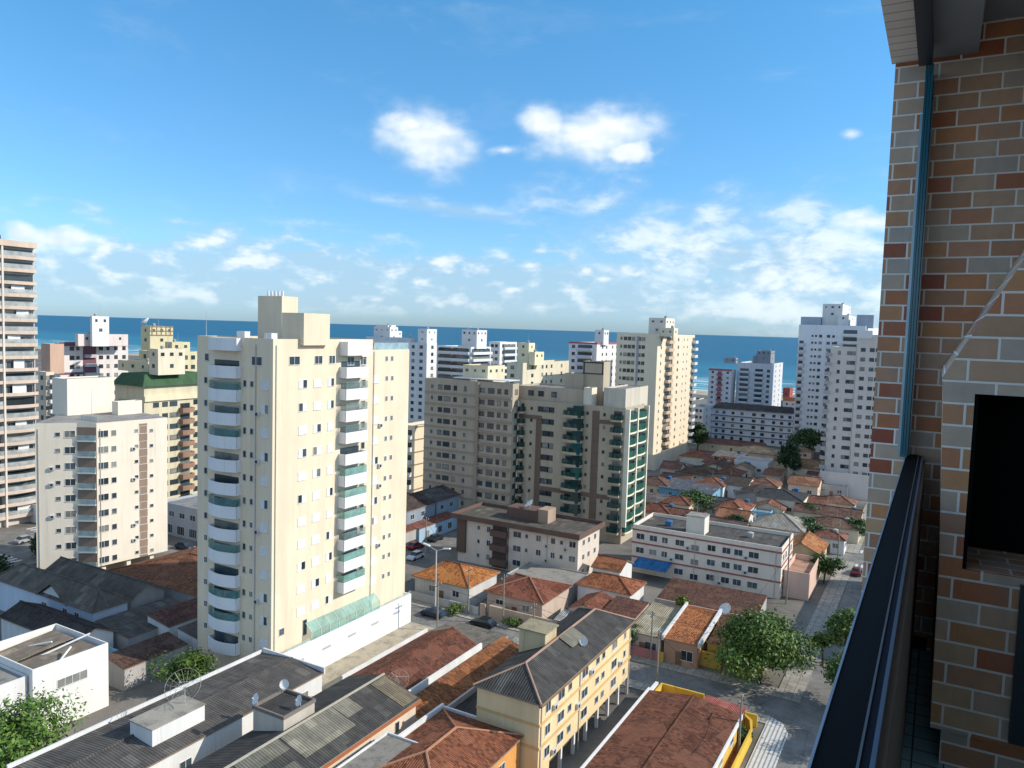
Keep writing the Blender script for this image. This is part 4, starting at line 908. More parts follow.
mb = MB().hexa([(-37.0, 79.0, 11.98), (-35.2, 79.0, 11.12), (-35.2, 82.8, 11.12), (-37.0, 82.8, 11.98)], [(-37.0, 79.0, 12.03), (-35.2, 79.0, 11.17), (-35.2, 82.8, 11.17), (-37.0, 82.8, 12.03)])
Y.part('skylight_sheet', mb, lightroof, yr)
for k, z in enumerate((8.75, 6.3, 3.9)):
    for a, w in ((2.0, 1.2), (5.2, 1.6), (7.4, .9), (11.5, 1.7), (15.2, 1.0), (17.0, .9), (20.6, 1.7), (24.2, .7)): Y.win(Y.fu, a, z, w, 1.15 if w > 1 else .8, 'sl' if w > 1 else 'sm')
for a, z in ((3.4, 8.2), (3.4, 3.3), (9.5, 5.7), (13.2, 8.2), (22.6, 5.7)): Y.ac(Y.fu, a, z)
for a in (.4, 10.0, 26.0): Y.pipe(Y.fu, a, .2, 9.5)
Y.finish()

# --- grey three-storey block with brown roof edge
Q = Bld('apartment_building', 'grey three-storey block with flat roof, thick brown roof edge and rooftop tank', 'apartment building', (-57.2, 129.3), None, True)
qw = paint((0.72, 0.62, 0.52), .18); qb = paint((0.16, 0.105, 0.085), .25)
Q.part('wall', MB().box(-84.2, -57.2, 129.3, 139.5, 0, 8.95), qw)
mb = MB(); mb.box(-85.4, -56.5, 128.2, 128.4, 8.95, 10.0); mb.box(-85.4, -56.5, 140.3, 140.5, 8.95, 10.0); mb.box(-85.4, -85.2, 128.4, 140.3, 8.95, 10.0); mb.box(-56.7, -56.5, 128.4, 140.3, 8.95, 10.0); mb.box(-85.2, -56.7, 128.4, 140.3, 8.95, 9.2)
Q.part('roof_edge', mb, qb); Q.part('roof', MB().box(-85.2, -56.7, 128.4, 140.3, 9.203, 9.3), fibro((0.15, 0.135, 0.115)))
Q.part('water_tank', MB().box(-75.5, -68.5, 134, 138, 9.3, 11.6), qb); Q.part('water_tank', MB().box(-68.45, -66.2, 134.2, 137.8, 9.3, 12.0), paint((0.42, 0.30, 0.22), .25))
mb = MB(); f = Q.fv
for z in (1.2, 4.1, 7.0): f.box(mb, f.a(508, 560), f.a(492, 560), -.02, 1.2, z-.3, z+.9)
Q.part('balcony', mb, qb); mb = MB(); f.box(mb, f.a(508, 560), f.a(492, 560), -.02, .06, .2, 8.9); Q.part('recess', mb, plain((0.10, 0.075, 0.065), .8, .2, 0., 'brown_recess'))
mb = MB(); f.box(mb, 25.0, 27.05, -.02, .5, 2.0, 8.9); Q.part('cladding', mb, qb)
for z in (1.9, 4.8, 7.6):
    for px, w in ((478, .6), (488, .9), (516.5, 1.8), (526, .6), (538, 1.1), (552.5, .9), (561, .7), (572, 1.4)): Q.win(f, f.a(px, 560), z, w, 1.2 if w > .7 else .8, 'sl' if w > .7 else 'sm')
for px, z in ((546, 6.4), (546, 3.6), (565, 6.4), (531, 1.4)): Q.ac(Q.fv, Q.fv.a(px, 560), z)
Q.pipe(Q.fv, 6.5, .2, 8.8); Q.pipe(Q.fv, 15.3, .2, 8.8); Q.antenna(-72, 136, 11.6, 3.0)
for z in (1.9, 4.8, 7.6):
    for a in (2.5, 5, 8): Q.win(Q.fu, a, z, 1.0, 1.1, 'sl')
Q.finish()

# --- white three-storey block
S = Bld('apartment_building', 'white three-storey block with thin maroon floor bands and flat roof with stair box', 'apartment building', (-22.9, 143.3), None, True)
sw = paint((0.78, 0.69, 0.58), .14); mar = paint((0.34, 0.13, 0.11), .2)
mb = MB().box(-51.6, -22.9, 143.3, 155.5, 0, 8.8); mb.box(-51.6, -22.9, 143.3, 143.5, 8.8, 9.6); mb.box(-51.6, -22.9, 155.3, 155.5, 8.8, 9.6); mb.box(-51.6, -51.4, 143.5, 155.3, 8.8, 9.6); mb.box(-23.1, -22.9, 143.5, 155.3, 8.8, 9.6)
Q2 = S.part('wall', mb, sw); S.part('roof', MB().box(-51.4, -23.1, 143.5, 155.3, 8.803, 8.9), greyroof)
mb = MB()
for z in (3.05, 5.95, 8.55): mb.box(-51.7, -22.8, 143.2, 155.6, z-.05, z+.24)
S.part('floor_band', mb, mar)
P = PV(704, 535, 146.0); S.part('stair_box', MB().box(P.x-3.6, P.x, 146.0, 149.4, 8.9, 12.3), paint((0.76, 0.72, 0.62), .2)); S.part('roof_slab', MB().box(P.x-3.7, P.x+.1, 145.9, 149.5, 12.302, 12.45), concrete((0.3, 0.28, 0.25)))
f = S.fv
for z in (1.7, 4.6, 7.4):
    for px, w in ((639.5, 1.7), (652.5, 1.6), (664, 1.2), (679, 1.8), (694.5, 1.6), (711, 1.6), (726, 1.6), (738, 1.6), (753.5, 1.9)): S.win(f, f.a(px, 560), z-(.5 if px == 694.5 else 0), w, 1.2, 'sl')
    for a in (2.0, 4.5, 7.5, 10): S.win(S.fu, a, z, 1.2, 1.2, 'sl')
for px, z in ((671, 3.9), (687, 6.7), (745.5, 3.9), (745.5, 6.7), (720, 1.0)): S.ac(S.fv, S.fv.a(px, 560), z)
S.pipe(S.fv, 1.0, .2, 9); S.pipe(S.fv, 16.0, .2, 9); S.antenna(-40, 148, 12.4, 3.0); S.tank(-46, 149, 8.95, .8, 1.0); S.tank(-30, 150, 8.95, .7, .9, False)
S.finish()
# annex with pink parapet walls right of it, and blue awning on its left
house('annex', 'pinkish walled annex with open terrace at the right end of the white three-storey block', -22.75, -18.2, 145.5, 158.0, 5.0, 'flat', 0, paint((0.74, 0.52, 0.42), .2), concrete((0.40, 0.24, 0.17)), 0.02, 'house', None, (), (), 1.0, doors=False)
single(MB().hexa([(-50.0, 138.6, 2.5), (-43.0, 138.6, 2.5), (-43.0, 142.9, 3.2), (-50.0, 142.9, 3.2)], [(-50.0, 138.6, 2.58), (-43.0, 138.6, 2.58), (-43.0, 142.9, 3.28), (-50.0, 142.9, 3.28)]), 'awning', fibro((0.05, 0.22, 0.50)), 'bright blue sheet awning at the foot of the white three-storey block', 'awning', (-46.5, 140.8, 0))

# --- foreground sheds and roofs, left to right
b = house('warehouse', 'large dark grey corrugated flat shed with white walls in front of the podium', -71.8, -61.6, 36.0, 66.0, 6.5, 'gable_v', .55, wwhite, greyroof, .1, 'warehouse', GR, [(5, 4.6, 1.4, 1.0), (11, 4.6, 1.4, 1.0), (20, 4.9, 1.0, .9), (24, 4.9, 1.0, .9), (27, 4.9, 1.0, .9)])
mb = MB(); mb.box(-71.95, -71.75, 36, 66, 6.3, 6.9); mb.box(-71.75, -61.5, 66.0, 66.2, 6.3, 7.1); b.part('parapet', mb, wwhite)
b.part('roof_room', MB().box(-67.2, -63.8, 45.0, 51.0, 6.6, 8.38), wwhite); b.part('roof_slab', MB().box(-67.3, -63.7, 44.9, 51.1, 8.402, 8.5), concrete((0.34, 0.31, 0.26)))
b = house('house', 'grey patchwork corrugated-roof building with rooftop room and orange gutter, bottom centre left', -57.8, -47.6, 38.0, 66.3, 7.0, 'gable_v', 1.5, paint((0.72, 0.62, 0.50), .2), blackroof, .35, 'house', GR, [(17.5, 5.2, 1.8, 1.2), (20.2, 5.4, .8, .8), (24.3, 5.3, .7, 1.2), (14, 5.2, 1.2, 1.2)], (), None, plain((0.40, 0.37, 0.30), .9, .1, 0., 'ridge_grey'))
mb = MB(); mb.box(-47.75, -47.5, 37.8, 66.4, 6.55, 6.86); b.part('gutter', mb, plain((0.40, 0.13, 0.05), .7, .2, 0., 'orange_trim'))
def patch(b, u0, u1, v0, v1, mat, ze=7.0, rise=1.5, U0_=-57.8, U1_=-47.6, name='roof_sheet'):
    um = (U0_+U1_)/2; z = lambda u: ze+rise*(1-abs(u-um)/((U1_-U0_)/2))+.03
    mb = MB().hexa([(u0, v0, z(u0)), (u1, v0, z(u1)), (u1, v1, z(u1)), (u0, v1, z(u0))], [(u0, v0, z(u0)+.03), (u1, v0, z(u1)+.03), (u1, v1, z(u1)+.03), (u0, v1, z(u0)+.03)]); return b.part(name, mb, mat, b.roof)
patch(b, -52.5, -49.2, 50.5, 57.5, lightroof); patch(b, -52.5, -50.4, 57.6, 60.0, lightroof); patch(b, -52.5, -50.9, 45.0, 50.2, fibro((0.20, 0.19, 0.16))); patch(b, -49.6, -47.9, 47.5, 49.5, fibro((0.22, 0.2, 0.17))); patch(b, -52.4, -47.9, 63.6, 66.1, fibro((0.24, 0.2, 0.14)))
b.part('roof_room', MB().box(-57.6, -53.4, 51.8, 56.0, 6.9, 9.4), paint((0.56, 0.50, 0.42), .35)); mb = MB(); mb.box(-57.7, -53.3, 51.7, 51.9, 9.402, 9.75); mb.box(-57.7, -53.3, 55.9, 56.1, 9.402, 9.75); mb.box(-57.7, -57.5, 51.9, 55.9, 9.402, 9.75); mb.box(-53.5, -53.3, 51.9, 55.9, 9.402, 9.75); b.part('roof_edge', mb, plain((0.20, 0.17, 0.15), .8, .2, 0., 'edge')); b.part('roof_slab', MB().box(-57.5, -53.5, 51.9, 55.9, 9.403, 9.46), blackroof)
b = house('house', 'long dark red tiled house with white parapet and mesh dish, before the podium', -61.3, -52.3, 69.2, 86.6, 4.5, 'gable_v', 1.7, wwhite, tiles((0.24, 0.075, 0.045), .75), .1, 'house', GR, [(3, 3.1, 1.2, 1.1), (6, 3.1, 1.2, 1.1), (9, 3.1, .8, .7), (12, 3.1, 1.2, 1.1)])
b.part('parapet', MB().box(-52.38, -52.1, 69.0, 86.7, 3.9, 5.0), wwhite); b.part('parapet', MB().box(-61.5, -61.25, 69, 86.7, 3.9, 5.0), wwhite)
b = house('house', 'narrow lean-to roof of orange-brown tiles between the long red house and the yellow block', -51.3, -47.3, 67.5, 91.0, 3.7, 'shed_u-', 1.0, paint((0.62, 0.55, 0.46), .3), tiles((0.40, 0.13, 0.05), .6), .05, 'house', GR)
mb = MB(); mb.box(-47.4, -47.1, 67.5, 91.0, 3.0, 4.1); b.part('parapet', mb, wgrey)
house('shed', 'low dark shed squeezed against the left wall of the yellow block', -47.0, -41.5, 68.5, 79.0, 3.0, 'shed_u-', .5, wgrey, blackroof, .05, 'shed', GR, doors=False)
b = house('house', 'orange-walled house with red hipped tile roof at the bottom edge', -45.3, -35.1, 52.0, 67.4, 6.0, 'hip', 1.7, paint((0.70, 0.33, 0.10), .2), tiles((0.34, 0.10, 0.05), .45), .3, 'house', GR, [(7, 4.3, 1.2, 1.2), (11, 4.3, 1.2, 1.2)], (), None, plain((0.42, 0.22, 0.13), .9, .1, 0., 'ridge_clay'))
mb = MB(); mb.box(-45.6, -45.3, 52, 67.6, 5.4, 6.5); mb.box(-45.3, -35.0, 67.4, 67.62, 5.4, 6.3); b.part('parapet', mb, wwhite)
house('storage_block', 'low white flat-roofed box with stained slab in front of the orange-walled house', -46.5, -39.2, 48.0, 59.2, 6.9, 'flat', 0, wwhite, concrete((0.24, 0.22, 0.19), 0.9), .05, 'shed', GR, (), (), .25, doors=False)
for i, (u, v) in enumerate(((-46, 79.8), (-44, 80.6))): pass
single(MB().box(-46.6, -42.2, 90.0, 95.0, 0, 2.9).box(-46.7, -42.1, 89.9, 95.1, 2.902, 3.02), 'garage', paint((0.62, 0.56, 0.47), .3), 'small flat beige garage behind the water tank of the yellow block', 'garage', (-44.4, 92.5, 0))
single(MB().hexa([(-51.5, 92.0, 2.6), (-46.9, 92.0, 2.6), (-46.9, 95.2, 3.0), (-51.5, 95.2, 3.0)], [(-51.5, 92.0, 2.66), (-46.9, 92.0, 2.66), (-46.9, 95.2, 3.06), (-51.5, 95.2, 3.06)]).box(-51.3, -47.1, 92.2, 95.0, 0, 2.58), 'garage', fibro((0.48, 0.47, 0.44)), 'pale corrugated garage roof beside the street, left of the yellow block', 'garage', (-49, 93.5, 0))
house('house', 'dark low roofed house between the podium and the street', -62.5, -52.6, 87.5, 95.0, 3.2, 'shed_v-', .5, wgrey, fibro((0.22, 0.2, 0.17)), .1, 'house', GR)
# corner house with the big red roof
b = house('house', 'corner house with big dark red tiled roof and yellow trim, beside the striped pavement', -28.7, -17.6, 58.0, 88.2, 4.0, 'gable_v', .8, paint((0.70, 0.47, 0.12), .2), tiles((0.25, 0.080, 0.045), .55), .3, 'house', GR, [(22, 2.2, 1.4, 1.1), (27, 2.2, 1.4, 1.1)])
mb = MB(); mb.box(-28.9, -28.72, 58, 88.3, 3.6, 4.3); mb.box(-17.58, -17.4, 58, 88.3, 3.5, 4.02); b.part('gutter', mb, M_white)
fw = MB(); fw.box(-29.2, -23.5, 94.2, 94.45, 0, 2.3); fw.box(-29.2, -28.95, 88.3, 94.2, 0, 2.3); fw.box(-18.8, -16.8, 93.9, 94.15, 0, 1.6); fw.box(-16.9, -16.65, 58, 90.5, 0, 1.5); fw.prism([(-16.65, 90.5), (-16.9, 90.5), (-17.4, 92.4), (-18.8, 93.9), (-18.6, 94.15), (-17.1, 92.6)], 0, 1.5)
yw2 = single(fw, 'garden_wall', paint((0.70, 0.47, 0.07), .3), 'bright yellow boundary wall curving round the corner house garden', 'wall', (-22, 92, 0))
fw = MB(); fw.box(-17.3, -16.91, 58, 90.0, 0, 0.25); fw.prism([(-17.3, 58), (-17.3, 90.0), (-21, 92.5), (-25, 93.8), (-28.6, 93.8), (-28.6, 88.3), (-17.9, 88.3), (-17.9, 58)], 0.0, .05)
structure(fw, 'terrace', concrete((0.42, 0.15, 0.07)))
single(MB().hexa([(-23.0, 89.5, 2.9), (-17.9, 88.9, 2.9), (-17.9, 93.0, 2.6), (-23.0, 93.6, 2.6)], [(-23.0, 89.5, 2.98), (-17.9, 88.9, 2.98), (-17.9, 93.0, 2.68), (-23.0, 93.6, 2.68)]).tube((-22.8, 93.3, 0), (-22.8, 93.3, 2.6), .06).tube((-18.1, 92.8, 0), (-18.1, 92.8, 2.6), .06).tube((-22.8, 89.8, 0), (-22.8, 89.8, 2.88), .06).tube((-18.1, 89.2, 0), (-18.1, 89.2, 2.88), .06), 'carport', fibro((0.46, 0.14, 0.12), .18), 'pinkish red sheet carport roof on posts at the front of the corner house', 'carport', (-20.5, 91.5, 0))
single(MB().box(-33.0, -29.4, 70, 94.2, 0, .5), 'alley_wall', wwhite, 'low white wall along the passage between the yellow block and the corner house', 'wall', (-31, 82, 0)) if False else single(MB().box(-29.9, -29.5, 66, 94.2, 0, 2.4), 'alley_wall', wwhite, 'white wall along the passage between the yellow block and the corner house', 'wall', (-29.7, 82, 0))

# --- houses on the far side of the cross street
GN = 'houses along the cross street'
yfw = paint((0.66, 0.43, 0.09), .3)
house('house', 'house with pale cream sheet roof between two red roofs along the cross street', -38.3, -33.1, 105.9, 117.6, 3.4, 'shed_v+', .8, paint((0.62, 0.50, 0.42), .2), fibro((0.46, 0.40, 0.28)), .05, 'house', GN, (), [(1.5, 1.6, 1.8, 1.6)])
b = house('house', 'house with bright orange tile roof and white side parapets along the cross street', -32.6, -27.6, 105.7, 117.6, 3.6, 'shed_v+', 1.3, paint((0.50, 0.30, 0.20), .25), tiles((0.52, 0.16, 0.06), .15), .05, 'house', GN, (), [(1.5, 1.7, 1.8, 1.5)])
mb = MB(); mb.hexa([(-32.95, 105.6, 3.3), (-32.6, 105.6, 3.3), (-32.6, 117.8, 4.6), (-32.95, 117.8, 4.6)], [(-32.95, 105.6, 4.0), (-32.6, 105.6, 4.0), (-32.6, 117.8, 5.3), (-32.95, 117.8, 5.3)]); b.part('parapet', mb, wwhite); mb = MB(); mb.hexa([(-27.6, 105.6, 3.3), (-27.2, 105.6, 3.3), (-27.2, 117.8, 4.6), (-27.6, 117.8, 4.6)], [(-27.6, 105.6, 4.0), (-27.2, 105.6, 4.0), (-27.2, 117.8, 5.3), (-27.6, 117.8, 5.3)]); b.part('parapet', mb, wwhite)
house('house', 'house with dark red roof and yellow street wall half hidden behind the big street tree', -27.0, -19.5, 108.6, 117.6, 3.3, 'shed_v+', 1.2, yfw, tiles((0.22, 0.08, 0.05), .6), .05, 'house', GN, (), [(2.5, 1.6, 1.5, 1.3)])
fw = MB(); fw.box(-33.2, -32.4, 105.2, 105.4, 0, 1.6); fw.box(-28.0, -24.6, 107.6, 107.85, 0, 2.2); fw.box(-23.6, -20.0, 107.6, 107.85, 0, 2.2)
single(fw, 'garden_wall', yfw, 'yellow street wall with brown gate opening behind the trunk of the big tree', 'wall', (-22, 105.7, 0))
fw = MB().box(-39.5, -33.4, 105.3, 105.5, 0, 1.5); single(fw, 'garden_wall', paint((0.52, 0.22, 0.20), .25), 'dull red and white street wall in front of the cream-roofed house', 'wall', (-36.5, 105.4, 0))
b = house('house', 'wide brown tiled roof stretching in front of the white three-storey block', -38.8, -22.6, 120.4, 129.6, 3.9, 'shed_v+', 1.0, wgrey, tiles((0.19, 0.075, 0.05), .65), .1, 'house', GN, (), [(3, 2, 1.4, 1), (8, 2, 1.4, 1)])
mb = MB(); mb.box(-38.9, -22.5, 120.1, 120.3, 3.2, 4.0); b.part('parapet', mb, paint((0.5, 0.42, 0.36), .3))
house('house', 'dark red roof left of the cream sheet roof along the cross street', -44.2, -38.6, 106.2, 116.5, 3.5, 'shed_v+', .9, wpink, tiles((0.21, 0.075, 0.05), .6), .05, 'house', GN, (), [(2, 1.7, 1.5, 1.2)])
house('house', 'brick red roof ridge house behind the yellow block, second from the cream sheet roof', -49.8, -44.4, 109.5, 117.0, 3.4, 'gable_v', 1.0, wpink, tiles((0.30, 0.09, 0.05), .5), .05, 'house', GN)
house('house', 'orange red cross-gabled house left of the blue awning', -53.0, -42.6, 119.0, 126.8, 4.0, 'hip', 1.5, wwhite, tiles((0.40, 0.12, 0.055), .35), .4, 'house', GN, (), [(2, 2.2, 1.2, 1.0)])
house('house', 'small orange red gable tucked between the grey block and the white block', -54.6, -48.6, 129.5, 136.5, 4.0, 'gable_u', 1.4, wwhite, tiles((0.38, 0.12, 0.055), .4), .3, 'house', GN)
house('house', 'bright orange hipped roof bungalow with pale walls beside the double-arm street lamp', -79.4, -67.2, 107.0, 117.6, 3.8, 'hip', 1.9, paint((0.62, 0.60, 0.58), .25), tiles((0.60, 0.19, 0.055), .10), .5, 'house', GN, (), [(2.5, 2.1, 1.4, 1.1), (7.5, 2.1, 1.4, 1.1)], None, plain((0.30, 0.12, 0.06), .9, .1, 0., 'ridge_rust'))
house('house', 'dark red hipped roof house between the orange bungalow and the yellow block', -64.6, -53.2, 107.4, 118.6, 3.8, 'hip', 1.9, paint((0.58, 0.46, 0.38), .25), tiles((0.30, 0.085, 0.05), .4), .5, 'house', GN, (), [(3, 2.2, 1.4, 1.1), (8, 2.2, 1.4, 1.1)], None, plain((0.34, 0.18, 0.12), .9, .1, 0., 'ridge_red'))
house('house', 'low grey flat roof in front of the grey three-storey block', -66.8, -54.0, 119.0, 128.0, 3.2, 'flat', 0, wgrey, concrete((0.28, 0.26, 0.23)), .05, 'house', GN, (), (), .3)
single(MB().box(-62.5, -50.0, 105.8, 106.05, 0, 2.2).box(-64.2, -63.2, 105.8, 106.05, 0, 2.2).box(-62.45, -60.0, 106.05, 107.3, 2.0, 2.2), 'garden_wall', paint((0.56, 0.44, 0.34), .3), 'brownish front wall of the dark red hipped house', 'wall', (-57, 106, 0))
single(MB().box(-79, -64.6, 105.9, 106.1, 0, 1.4), 'garden_wall', paint((0.52, 0.52, 0.50), .3), 'long low grey wall in front of the orange bungalow', 'wall', (-72, 106, 0))
g_ = MB()
for i in range(5): g_.hexa([(-50.6+i*1.6, 105.9, 2.3), (-49.25+i*1.6, 105.9, 2.3), (-49.25+i*1.6, 109.5, 2.9), (-50.6+i*1.6, 109.5, 2.9)], [(-50.6+i*1.6, 105.9, 2.38), (-49.25+i*1.6, 105.9, 2.38), (-49.25+i*1.6, 109.5, 2.98), (-50.6+i*1.6, 109.5, 2.98)])
for i in range(5): g_.tube((-50+i*1.6, 106.1, 0), (-50+i*1.6, 106.1, 2.3), .06)
single(g_, 'carport', fibro((0.50, 0.49, 0.46)), 'pale grey slatted carport roof beside the dark red hipped house', 'carport', (-46.6, 107.7, 0))
# row of two-storey houses seen end-on, left of the grey block
bluew = paint((0.30, 0.39, 0.47), .2); GL = 'two-storey row houses left of the grey block'
for i, (v0, v1, wm_, rm_, lab) in enumerate(((134.5, 146.0, paint((0.28, 0.33, 0.40), .25), tiles((0.12, 0.07, 0.06), .7), 'nearest row house with dark roof and grey-blue walls'), (146.2, 156.0, bluew, tiles((0.16, 0.12, 0.11), .7), 'middle row house with dark grey roof and blue walls'), (156.2, 164.5, wwhite, tiles((0.42, 0.15, 0.07), .35), 'row house with orange roof and white walls next to the yellow one'), (164.7, 172.0, paint((0.76, 0.58, 0.22), .2), tiles((0.44, 0.14, 0.06), .3), 'last row house, orange roof and yellow walls'))):
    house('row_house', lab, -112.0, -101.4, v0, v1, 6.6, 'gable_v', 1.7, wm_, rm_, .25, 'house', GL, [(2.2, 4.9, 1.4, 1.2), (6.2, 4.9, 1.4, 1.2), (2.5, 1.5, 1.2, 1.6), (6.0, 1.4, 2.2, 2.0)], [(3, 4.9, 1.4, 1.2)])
house('house', 'low red sheet roof with blue-grey street front below the row houses', -101.2, -97.9, 134.6, 150.0, 3.2, 'shed_u-', .5, paint((0.36, 0.50, 0.64), .2), tiles((0.34, 0.12, 0.09), .4), .05, 'house', GL, [(3, 1.5, 1.6, 1.6), (8, 1.5, 1.6, 1.6), (12, 1.5, 1.6, 1.6)])
house('house', 'red roofed corner house below the row houses, half hidden by the cream tower', -104, -98.2, 121.0, 134.0, 3.4, 'shed_u-', 1.0, wgrey, tiles((0.30, 0.10, 0.06), .4), .1, 'house', GL)

# --- lower left
GLL = 'low buildings at the lower left'
b = house('house', 'blue-white house with big dark grey roof and dormer, in front of the cream mid-rise', -132.0, -105.0, 64.5, 70.5, 5.0, 'hip', 2.2, paint((0.60, 0.66, 0.76), .2), fibro((0.17, 0.15, 0.13)), .3, 'house', GLL, (), [(4, 3.5, 1.1, 1.1), (7, 3.5, 1.1, 1.1), (12.5, 3.2, 1.4, 1.4)])
b2 = MB().hexa([(-119.0, 64.9, 4.9), (-112.0, 64.9, 4.9), (-112.0, 67.0, 4.9), (-119.0, 67.0, 4.9)], [(-115.6, 64.9, 7.0), (-115.4, 64.9, 7.0), (-115.4, 67.0, 7.0), (-115.6, 67.0, 7.0)]); b.part('dormer', b2, wwhite)
polys = MB(); polys.face([(-119.6, 64.4, 4.7), (-115.5, 64.4, 7.2), (-115.5, 67.5, 7.2), (-119.6, 67.5, 4.7)]); polys.face([(-115.5, 64.4, 7.2), (-111.4, 64.4, 4.7), (-111.4, 67.5, 4.7), (-115.5, 67.5, 7.2)]); b.part('dormer_roof', polys, fibro((0.17, 0.15, 0.13)))
house('house', 'dark brown hipped roof below the blue-white house', -117.0, -98.5, 57.8, 64.0, 4.0, 'gable_u', 1.4, wwhite, tiles((0.085, 0.055, 0.05), .6), .3, 'house', GLL)
house('house', 'low dark roof beside the pool courtyard', -104.2, -96.5, 64.4, 76.5, 3.2, 'shed_u-', .8, wgrey, greyroof, .1, 'house', GLL)
b = house('house', 'white box building with open rooftop terrace and pale sloping sheets, lower left', -98.0, -86.9, 46.4, 55.4, 8.0, 'flat', 0, paint((0.80, 0.78, 0.74), .12), concrete((0.10, 0.095, 0.09)), .02, 'house', GLL, [(4.5, 5.2, 3.6, 1.1)], (), 1.3)
for u0, u1 in ((-97.2, -92.8), (-92.0, -87.5)):
    m_ = MB().hexa([(u0, 46.9, 6.9), (u1, 46.9, 6.9), (u1, 54.6, 7.5), (u0, 54.6, 7.5)], [(u0, 46.9, 6.98), (u1, 46.9, 6.98), (u1, 54.6, 7.58), (u0, 54.6, 7.58)]); b.part('roof_sheet', m_, fibro((0.30, 0.25, 0.20)))
m_ = MB().tube((-92.2, 49, 6.8), (-90.0, 55, 8.6), .12).tube((-87.6, 49, 6.8), (-89.0, 52, 8.2), .12).tube((-97, 50, 6.8), (-93.0, 52, 7.9), .12); b.part('steel_brace', m_, M_white)
house('house', 'plain white building with grey slab roof at the left edge beside the white box', -102.0, -87.7, 34.0, 46.3, 7.2, 'flat', 0, paint((0.74, 0.72, 0.70), .2), concrete((0.26, 0.25, 0.23)), .02, 'house', GLL, (), (), .3)
house('house', 'large rust red tiled roof in the shadow left of the cream tower', -123.0, -98.0, 78.6, 97.0, 4.2, 'hip', 2.3, wgrey, tiles((0.30, 0.11, 0.06), .5), .4, 'house', GLL)
house('house', 'small dark red tiled roof between the cream tower and the pool', -99.0, -94.0, 69.0, 77.5, 3.8, 'shed_u-', .8, wwhite, tiles((0.20, 0.08, 0.06), .6), .1, 'house', GLL)
m_ = MB(); m_.box(-100.6, -94.2, 62.0, 62.2, 0, 2.6); m_.box(-100.8, -100.6, 57.6, 70.5, 0, 2.6); m_.box(-94.2, -94.0, 62.0, 68.8, 0, 2.4); single(m_, 'courtyard_wall', paint((0.24, 0.46, 0.58), .2), 'blue painted wall round the small pool courtyard', 'wall', (-97.4, 65, 0))
single(MB().prism([(-99.8, 64.0), (-95.6, 64.0), (-95.2, 66.6), (-96.4, 68.2), (-99.4, 68.0)], 0.0, .3), 'swimming_pool', plain((0.04, 0.36, 0.38), .1, .5, 0., 'pool_water'), 'small turquoise swimming pool in the courtyard left of the cream tower', 'swimming pool', (-97.6, 66, 0))
m_ = MB(); m_.box(-93.4, -93.2, 60, 98, 0, 2.0); single(m_, 'boundary_wall', wgrey, 'grey boundary wall along the left side of the cream tower', 'wall', (-93.3, 80, 0))
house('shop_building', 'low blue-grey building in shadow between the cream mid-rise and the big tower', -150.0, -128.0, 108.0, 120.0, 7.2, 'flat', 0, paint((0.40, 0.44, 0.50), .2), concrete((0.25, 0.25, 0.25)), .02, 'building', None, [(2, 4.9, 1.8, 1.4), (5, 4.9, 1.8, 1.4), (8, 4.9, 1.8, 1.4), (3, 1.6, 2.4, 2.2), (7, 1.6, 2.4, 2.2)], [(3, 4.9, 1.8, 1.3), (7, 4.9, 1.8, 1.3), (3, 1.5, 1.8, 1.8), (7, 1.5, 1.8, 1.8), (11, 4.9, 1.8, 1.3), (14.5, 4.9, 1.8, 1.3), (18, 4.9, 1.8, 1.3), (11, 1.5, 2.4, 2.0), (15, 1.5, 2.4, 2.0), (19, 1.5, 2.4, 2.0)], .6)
house('house', 'low pale building behind the far left street crossing', -190, -176.6, 97, 104, 4.2, 'flat', 0, wwhite, concrete((0.4, 0.39, 0.36)), .02, 'house', None, [(3, 2, 1.6, 1.6)], (), .4)

# --- the field of houses between the white block and the sea
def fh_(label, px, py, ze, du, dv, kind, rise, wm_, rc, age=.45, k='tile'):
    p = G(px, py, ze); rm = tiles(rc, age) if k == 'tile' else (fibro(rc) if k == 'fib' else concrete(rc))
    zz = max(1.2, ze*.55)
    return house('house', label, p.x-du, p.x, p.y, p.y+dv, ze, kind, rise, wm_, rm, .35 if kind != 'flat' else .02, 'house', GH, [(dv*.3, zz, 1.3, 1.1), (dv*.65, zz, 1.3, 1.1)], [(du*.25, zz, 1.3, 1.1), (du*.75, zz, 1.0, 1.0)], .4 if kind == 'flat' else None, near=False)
wpeach = paint((0.74, 0.56, 0.42), .2); wblue = paint((0.18, 0.42, 0.60), .2); wred = paint((0.46, 0.12, 0.08), .2)
fh_('red-walled shed with pale sheet roof at the back of the house field, left side', 742, 459, 4.2, 11, 11, 'shed_v+', .8, wred, (0.58, 0.50, 0.42), .2, 'fib')
fh_('wide peach coloured hipped roof below the long low white block', 775, 455, 4.2, 15, 13, 'hip', 1.8, wpeach, (0.62, 0.40, 0.26), .1)
fh_('white two-storey house with peach neighbour, right of the pale sheet-roofed shed', 768, 463, 6.2, 11, 10, 'flat', 0, wwhite, (0.4, 0.38, 0.36), .2, 'con')
fh_('small vivid orange roof in front of the pale sheet-roofed shed', 738, 466, 3.8, 8, 9, 'shed_v+', 1.4, wwhite, (0.48, 0.15, 0.06), .2)
fh_('brown hipped roof below the tall cream tower, nearer of two', 715, 477, 3.6, 13, 13, 'hip', 1.9, wcream, (0.20, 0.10, 0.065), .6)
fh_('brown gabled roof right of the hipped brown one', 729, 471, 4.2, 10, 14, 'gable_v', 1.8, wcream, (0.19, 0.09, 0.06), .6)
fh_('dark slate coloured wide roof in shadow at the left of the house field', 713, 494, 3.4, 16, 17, 'shed_v+', .8, wblue, (0.13, 0.14, 0.17), .5, 'fib')
